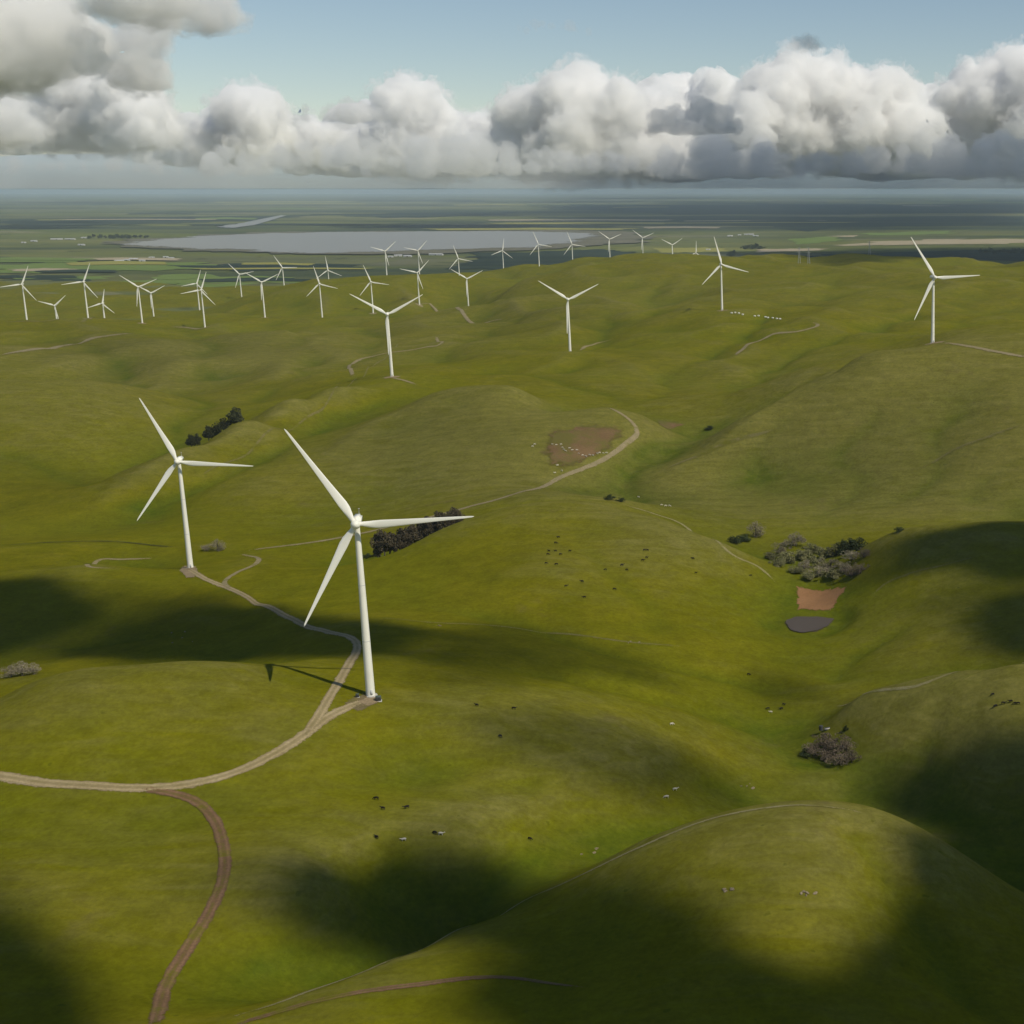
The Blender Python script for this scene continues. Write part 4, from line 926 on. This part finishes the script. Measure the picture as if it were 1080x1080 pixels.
tex2 = bpy.data.textures.new('wisp', 'CLOUDS'); tex2.noise_scale = 140; tex2.noise_depth = 3
def bake_cloud(o, voxel, disps, mat):
    m_ = o.modifiers.new('union', 'REMESH'); m_.mode = 'VOXEL'; m_.voxel_size = voxel; m_.use_smooth_shade = True
    for tx, st in disps:
        dm = o.modifiers.new('billow', 'DISPLACE'); dm.texture = tx; dm.texture_coords = 'GLOBAL'; dm.strength = st; dm.mid_level = .5
    bpy.context.view_layer.update()
    dg = bpy.context.evaluated_depsgraph_get(); me = bpy.data.meshes.new_from_object(o.evaluated_get(dg))
    old = o.data; o.modifiers.clear(); o.data = me; bpy.data.meshes.remove(old)
    if not me.materials: me.materials.append(mat)
def cloud(name, cx, cy, base_z, W, Dp, H, seed, voxel, mat, label, group, lobes=12, flat=.3, disp=1.0, skew=0, fringe=0):
    rng = np.random.default_rng(seed); sph = []
    for i in range(lobes):
        u = (i + .5 + rng.uniform(-.45, .45)) / lobes * 2 - 1; v = rng.uniform(-1, 1)
        h = max(.2, (1 - abs(u - skew) ** 2.2 * .75) * rng.uniform(.5, 1.0))
        r = H * h * rng.uniform(.3, .45)
        sph.append((u * W / 2, v * Dp / 2, max(r * .3, H * h - r), r))
        sph.append((u * W / 2, v * Dp / 2, r * .5, r * rng.uniform(.9, 1.3)))
    lv = sph[:]
    for k, f0, f1 in ((16, .28, .55), (9, .28, .5)):
        nx = []
        for (x, y, z, r) in lv:
            for j in range(k):
                d = rng.normal(size=3); d /= np.linalg.norm(d); d[2] = abs(d[2]) * .95 - .12
                rr = r * rng.uniform(f0, f1); p = np.array([x, y, z]) + d * r * rng.uniform(.75, 1.0)
                if p[2] < rr * .15: continue
                nx.append((*p, rr))
        if k == 9: tiny = np.array(nx)
        else: sph += nx
        lv = nx
    Sx = np.array(sph)
    V = (ICO_V[None] * Sx[:, 3, None, None] + Sx[:, None, :3]).reshape(-1, 3)
    Fc = (ICO_F[None] + (np.arange(len(Sx)) * len(ICO_V))[:, None, None]).reshape(-1, 3)
    V3 = (IC1_V[None] * tiny[:, 3, None, None] + tiny[:, None, :3]).reshape(-1, 3)
    Fc = np.concatenate([Fc, (IC1_F[None] + (np.arange(len(tiny)) * len(IC1_V))[:, None, None]).reshape(-1, 3) + len(V)]); V = np.concatenate([V, V3])
    V[:, 2] = np.where(V[:, 2] < 0, V[:, 2] * flat, V[:, 2])
    o = new_obj(name, mesh_np(name, V, Fc), mat, None, (cx, cy, base_z))
    if fringe:
        big = Sx[:, 3] > np.quantile(Sx[:, 3], .3)
        S2 = Sx[big]; V2 = (ICO_V[None] * (S2[:, 3, None, None] * 1.05 + fringe) + S2[:, None, :3]).reshape(-1, 3)
        V2[:, 2] = np.where(V2[:, 2] < 0, V2[:, 2] * .5, V2[:, 2])
        F2 = (ICO_F[None] + (np.arange(len(S2)) * len(ICO_V))[:, None, None]).reshape(-1, 3)
        fo = new_obj('wispy_fringe', mesh_np('wispy_fringe', V2, F2), (m_fringe if fringe > 100 else m_fringe2), None, (cx, cy, base_z))
        bake_cloud(fo, voxel * 1.5, ((tex, fringe * 4.0), (tex2, fringe * 2.6)), m_fringe if fringe > 100 else m_fringe2)
        fo.parent = o; fo.location = (0, 0, 0)
    bake_cloud(o, voxel, ((tex, 260 * disp), (tex2, 130 * disp)), mat)
    tag(o, label, 'cloud', group); return o
def az_x(px, Y): return Y * (px - PPX) / (FPX * CP)
def sky_z(py, Y): return CAM_Z + Y * (-tan_dep(py))
m_cum = cloud_mat('cumulus', 1 / 260); m_gre = cloud_mat('grey_cumulus', 1 / 300, (.985, .985, .985)); m_low = cloud_mat('low_cloud_shade_grey', 1 / 380, (.965, .966, .968)); m_fringe = wisp_mat('cloud_fringe', 1 / 260, .0024); m_fringe2 = wisp_mat('cloud_fringe_near', 1 / 170, .005); m_thin = cloud_mat('thin_cloud', 1 / 500)  # low cloud albedo lowered to paint in shade from the tall clouds
FAR = [ # px0, px1, top y, base y, distance, seed
 (500,770,52,182,40000,1),(735,1000,48,170,38000,2),(935,1200,36,176,41000,3),(40,260,58,154,37000,4),(215,430,90,172,42000,5),(400,560,80,182,45000,6),
 (-120,90,85,150,40000,7),(560,760,70,183,52000,8),(640,860,76,183,56000,9),(180,400,108,172,54000,10),(320,540,100,183,56000,11),(-40,160,100,160,54000,12),(850,1060,70,183,55000,13)]
for x0, x1, ty, by, Y, sd in FAR:
    zb = sky_z(by, Y)
    cloud('cumulus_cloud', az_x((x0 + x1) / 2, Y), Y, zb, az_x(x1, Y) - az_x(x0, Y) - 900, 3500, sky_z(ty, Y) - zb, sd, 52, m_cum, 'towering white cumulus cloud in the bank above the horizon', 'cumulus bank', fringe=170 if Y < 50000 else 0)
LOW = [(-60,60,160,181,33000,21),(70,115,166,179,32000,22),(140,210,166,180,34000,23),(215,330,150,184,36000,20),(310,450,140,176,33000,24),(430,590,132,183,32500,25),(560,700,150,180,33000,26),(690,860,140,186,34000,27),(830,1000,146,181,32000,28),(960,1150,128,185,33000,29)]
for x0, x1, ty, by, Y, sd in LOW:
    zb = sky_z(by, Y)
    cloud('low_cumulus_cloud', az_x((x0 + x1) / 2, Y), Y, zb, az_x(x1, Y) - az_x(x0, Y), 2500, sky_z(ty, Y) - zb, sd, 44, m_low, 'low grey-white cumulus cloud in the line close above the horizon', 'low cumulus line', lobes=14)
# nearer clouds
for x0, x1, ty, by, Y, Dp, sd, lab in ((-160, 235, -90, 84, 13500, 2600, 41, 'big soft grey cloud hanging above the left end of the cumulus bank'), (-60, 110, 70, 150, 19000, 2000, 43, 'smaller grey cloud under the big soft one'), (150, 300, -60, 22, 12500, 1500, 44, 'soft cloud trailing from the side of the big soft grey one')):
    zb = sky_z(by, Y)
    cloud('grey_cloud', az_x((x0 + x1) / 2, Y), Y, zb, az_x(x1, Y) - az_x(x0, Y) - 500, Dp, sky_z(ty, Y) - zb, sd, 34, m_gre, lab, None, disp=.7, fringe=60)
for x0, x1, ty, by, Y, sd in ((570, 640, 18, 32, 15000, 51), (835, 870, 28, 52, 16000, 52), (690, 790, 98, 140, 22000, 55), (330, 480, 100, 128, 22000, 56)):
    zb = sky_z(by, Y)
    cloud('cloud_shred', az_x((x0 + x1) / 2, Y), Y, zb, az_x(x1, Y) - az_x(x0, Y), 500, sky_z(ty, Y) - zb, sd, 24, m_thin if sd < 53 else m_gre, 'small grey shred of cloud in front of the cumulus bank', 'cloud shreds', disp=.5)
# a thin haze volume added to fade the bases of the cloud bank
bx = np.arange(-34000, 9001, 600.0); V = []
for xx in bx:
    n1 = fbm(np.array([xx / 2600]), np.array([4.0]), 91, 3)[0]; n2 = fbm(np.array([xx / 1900]), np.array([9.0]), 92, 3)[0]
    tp = 1350 + 330 * n1; th = 3600 + 900 * n2
    for yy, zz in ((24500, 362), (24500 + th * .25, 362 + (tp - 362) * .45), (24500 + th * .5, tp), (24500 + th * .75, 362 + (tp - 362) * .5), (24500 + th, 362)): V.append((xx, yy, zz))
ix = np.arange(len(V)).reshape(-1, 5); F = []
for a_ in range(len(bx) - 1):
    for q in range(5): F.append((ix[a_, q], ix[a_, (q + 1) % 5], ix[a_ + 1, (q + 1) % 5], ix[a_ + 1, q]))
F += [tuple(ix[0][::-1]), tuple(ix[-1])]
me = bpy.data.meshes.new('haze_veil'); me.from_pydata([tuple(map(float, v)) for v in V], [], [tuple(map(int, f)) for f in F])
bm = bmesh.new(); bm.from_mesh(me); bmesh.ops.recalc_face_normals(bm, faces=list(bm.faces)); bm.to_mesh(me); bm.free(); me.shade_smooth()
tag(new_obj('haze_veil', me, cloud_mat('veil_haze', 1 / 3600, (.93, .96, .97), .1)), 'thin blue-grey veil of added haze fading the foot of the cumulus bank', 'haze veil')
# clouds overhead, whose shadows lie on the pasture
m_over = cloud_mat('overhead_cloud', 1 / 9)
ALT = 1500.0

def shade(outline, seed, half=28.0, mat=None, rings=9, segs=96, rag=.2, grow=1.05, alt=ALT, label=None):
    """a flat drifting cloud whose plan follows the patch of ground it shades"""
    g = np.array([hit(x, y) for x, y in outline])
    k = (alt - g[:, 2]) / SD.z
    w = (g + np.array(SD)[None] * k[:, None])[:, :2]
    per = np.linalg.norm(np.diff(np.concatenate([w, w[:1]]), axis=0), axis=1).sum()
    q = spline(np.concatenate([w, w[:1]]), max(8.0, per / 500))[:-1]
    seg = np.linalg.norm(np.diff(np.concatenate([q, q[:1]]), axis=0), axis=1); cum = np.concatenate([[0], np.cumsum(seg)]); qq = np.concatenate([q, q[:1]])
    t = np.linspace(0, cum[-1], segs, endpoint=False)
    b = np.stack([np.interp(t, cum, qq[:, 0]), np.interp(t, cum, qq[:, 1])], 1)
    cen = b.mean(0); rel_ = b - cen; an = np.arctan2(rel_[:, 1], rel_[:, 0])
    rel_ = rel_ * (grow + rag * fbm(np.cos(an) * 2.5 + seed * 5, np.sin(an) * 2.5, seed, 4, .6))[:, None]
    V = []; F = []
    for side in (1, -1):
        k0 = len(V)
        V.append((*cen, alt + side * half))
        for r in range(1, rings + 1):
            f = r / rings; hgt = half * side * (1 - f ** 2.2)
            p = cen + rel_ * f
            nz = fbm(p[:, 0] / (half * 1.6), p[:, 1] / (half * 1.6), seed + 3, 3) * half * .35 * (1 - f)
            for a, zz in zip(p, nz): V.append((a[0], a[1], alt + hgt + zz * abs(side)))
        for r in range(rings):
            for j in range(segs):
                a, b2 = k0 + 1 + (r - 1) * segs + j, k0 + 1 + (r - 1) * segs + (j + 1) % segs
                c, d = k0 + 1 + r * segs + j, k0 + 1 + r * segs + (j + 1) % segs
                f_ = (k0, c, d) if r == 0 else (a, c, d, b2)
                F.append(f_ if side > 0 else f_[::-1])
    V = np.array(V); o_ = np.array([cen[0], cen[1], alt])
    bm = bmesh.new(); vv = [bm.verts.new(tuple(x)) for x in (V - o_)]
    for f_ in F: bm.faces.new([vv[i] for i in f_])
    bmesh.ops.remove_doubles(bm, verts=list(bm.verts), dist=.01); bmesh.ops.recalc_face_normals(bm, faces=list(bm.faces))
    me = bpy.data.meshes.new('overhead_cloud'); bm.to_mesh(me); bm.free(); me.shade_smooth()
    o = new_obj('overhead_cloud', me, mat or m_over, None, tuple(o_)); tag(o, label or 'drifting flat cloud overhead that shades the pasture', 'cloud', 'overhead clouds' if not label else 'high clouds over the plain'); return o
SHADE = [
 ([(-60,920),(30,965),(70,1010),(110,1060),(130,1110),(-80,1120)], 1), 
 ([(255,960),(290,905),(345,915),(395,930),(430,892),(480,892),(545,930),(600,955),(560,1005),(470,995),(400,1005),(330,990)], 1),
 ([(540,965),(640,935),(700,940),(770,978),(830,1015),(880,1035),(900,1120),(700,1150),(560,1130),(500,1050)], 1),
 ([(880,1035),(930,1005),(962,950),(955,905),(985,885),(1040,910),(1120,940),(1150,1150),(880,1150)], 1),
 ([(930,850),(945,815),(985,788),(1030,778),(1100,760),(1150,800),(1150,910),(1060,900),(985,880)], 1),
 ([(975,885),(1040,850),(1150,835),(1160,960),(1060,960),(1010,930)], 1),
 ([(1035,655),(1060,635),(1100,620),(1150,670),(1090,690),(1050,685)], 1),
 ([(915,590),(955,564),(1010,556),(1100,552),(1140,575),(1080,612),(1010,600),(955,604)], 1),
 ([(60,688),(110,668),(190,642),(240,632),(330,652),(380,657),(440,662),(420,682),(350,692),(260,696),(130,697)], 1),
 ([(-60,615),(30,612),(80,622),(110,640),(60,665),(-60,690)], 1),
 ([(480,750),(560,742),(650,762),(720,790),(730,830),(650,840),(560,812),(500,790)], 0),
 ([(420,690),(520,685),(600,700),(560,716),(450,722)], 0),
 ([(790,715),(830,706),(860,725),(845,745),(800,740)], 0)]
SHADE += [([(-60,625),(80,612),(200,622),(330,640),(460,655),(440,690),(300,694),(120,692),(-60,700)], 0), ([(440,655),(560,662),(700,690),(690,715),(560,705),(440,690)], 0),
 ([(960,640),(1040,610),(1120,600),(1140,700),(1040,705)], 0), ([(660,800),(740,790),(800,820),(760,850),(680,860)], 0),
 ([(-80,470),(60,455),(170,490),(120,535),(-60,540)], 2), ([(330,440),(450,420),(560,445),(520,500),(400,515),(330,490)], 2), ([(780,420),(920,400),(1080,400),(1120,500),(980,540),(820,530),(760,480)], 2), ([(0,352),(180,350),(320,362),(250,395),(60,395)], 2),
 ([(430,548),(520,517),(640,502),(760,520),(800,552),(740,552),(660,527),(560,526)], 2), ([(460,330),(600,320),(700,335),(640,360),(500,365)], 2)]  # first veil added unseen to darken the band behind the hill crest
m_veil = cloud_mat('thin_overhead_cloud', 1 / 60); m_veil2 = cloud_mat('thinnest_shade_veil', 1 / 420)
for i, (pl, dense) in enumerate(SHADE):
    if dense == 1:
        shade(pl, 60 + i, mat=m_over, grow=1.03); shade(pl, 160 + i, mat=m_veil, grow=1.28, rag=.3)
    else: shade(pl, 60 + i, mat=m_veil if dense == 0 else m_veil2, rag=.32)

m_high = cloud_mat('unseen_high_cloud', 1 / 70)  # high deck added above the frame to darken the far plain
for i, pl in enumerate(([(520,219),(640,216),(800,214.5),(960,215),(1140,214),(1140,236),(1000,240),(860,243),(720,240),(600,238),(540,230)], 
        [(330,238),(430,235.5),(540,236),(560,241),(440,241.5),(360,241)], [(780,268),(900,264),(1120,262),(1120,275),(960,277),(840,276)])):
    shade(pl, 260 + i, half=140, mat=m_high, alt=6500.0, rag=.22, label='unseen high flat cloud that shades the far plain')
# ------------------------------------------------------------------ haze in the lower air
hz = bpy.data.meshes.new('haze')
x, y0, y1, z0, z1 = 92000, -1300, 121000, -3, 352
hz.from_pydata([(-x,y0,z0),(x,y0,z0),(x,y1,z0),(-x,y1,z0),(-x,y0,z1),(x,y0,z1),(x,y1,z1),(-x,y1,z1)], [], [(0,3,2,1),(4,5,6,7),(0,1,5,4),(1,2,6,5),(2,3,7,6),(3,0,4,7)])
haze = new_obj('haze', hz, cloud_mat('haze_air', 2.0e-5, (.74, .89, 1.0), .1)); tag(haze, kind='stuff')
# the far grey bank of rain cloud beyond the plain
bx = np.arange(-150000, 60001, 1500.0); V = []
for k, xx in enumerate(bx):
    top = 3300 + 500 * fbm(np.array([xx / 9000]), np.array([1.0]), 77, 3)[0]
    for yy, zz in ((126000, -400), (126000, top * .7), (127500, top), (133000, top * 1.05), (135000, top * .6), (135000, -400)): V.append((xx, yy + 800 * fbm(np.array([xx / 7000]), np.array([2.0]), 78, 2)[0], zz))
ix = np.arange(len(V)).reshape(-1, 6); F = []
for a_ in range(len(bx) - 1):
    for q in range(6): F.append((ix[a_, q], ix[a_, (q + 1) % 6], ix[a_ + 1, (q + 1) % 6], ix[a_ + 1, q]))
F += [tuple(ix[0][::-1]), tuple(ix[-1])]
me = bpy.data.meshes.new('rain_cloud_bank'); me.from_pydata([tuple(map(float, v)) for v in V], [], [tuple(map(int, f)) for f in F]); bm = bmesh.new(); bm.from_mesh(me); bmesh.ops.recalc_face_normals(bm, faces=list(bm.faces)); bm.to_mesh(me); bm.free(); me.shade_smooth()
bk = new_obj('rain_cloud_bank', me, cloud_mat('far_rain_cloud', 1 / 900, (.86, .91, .92), .2)); tag(bk, 'low blue-grey bank of far rain cloud lying along the horizon', 'cloud')
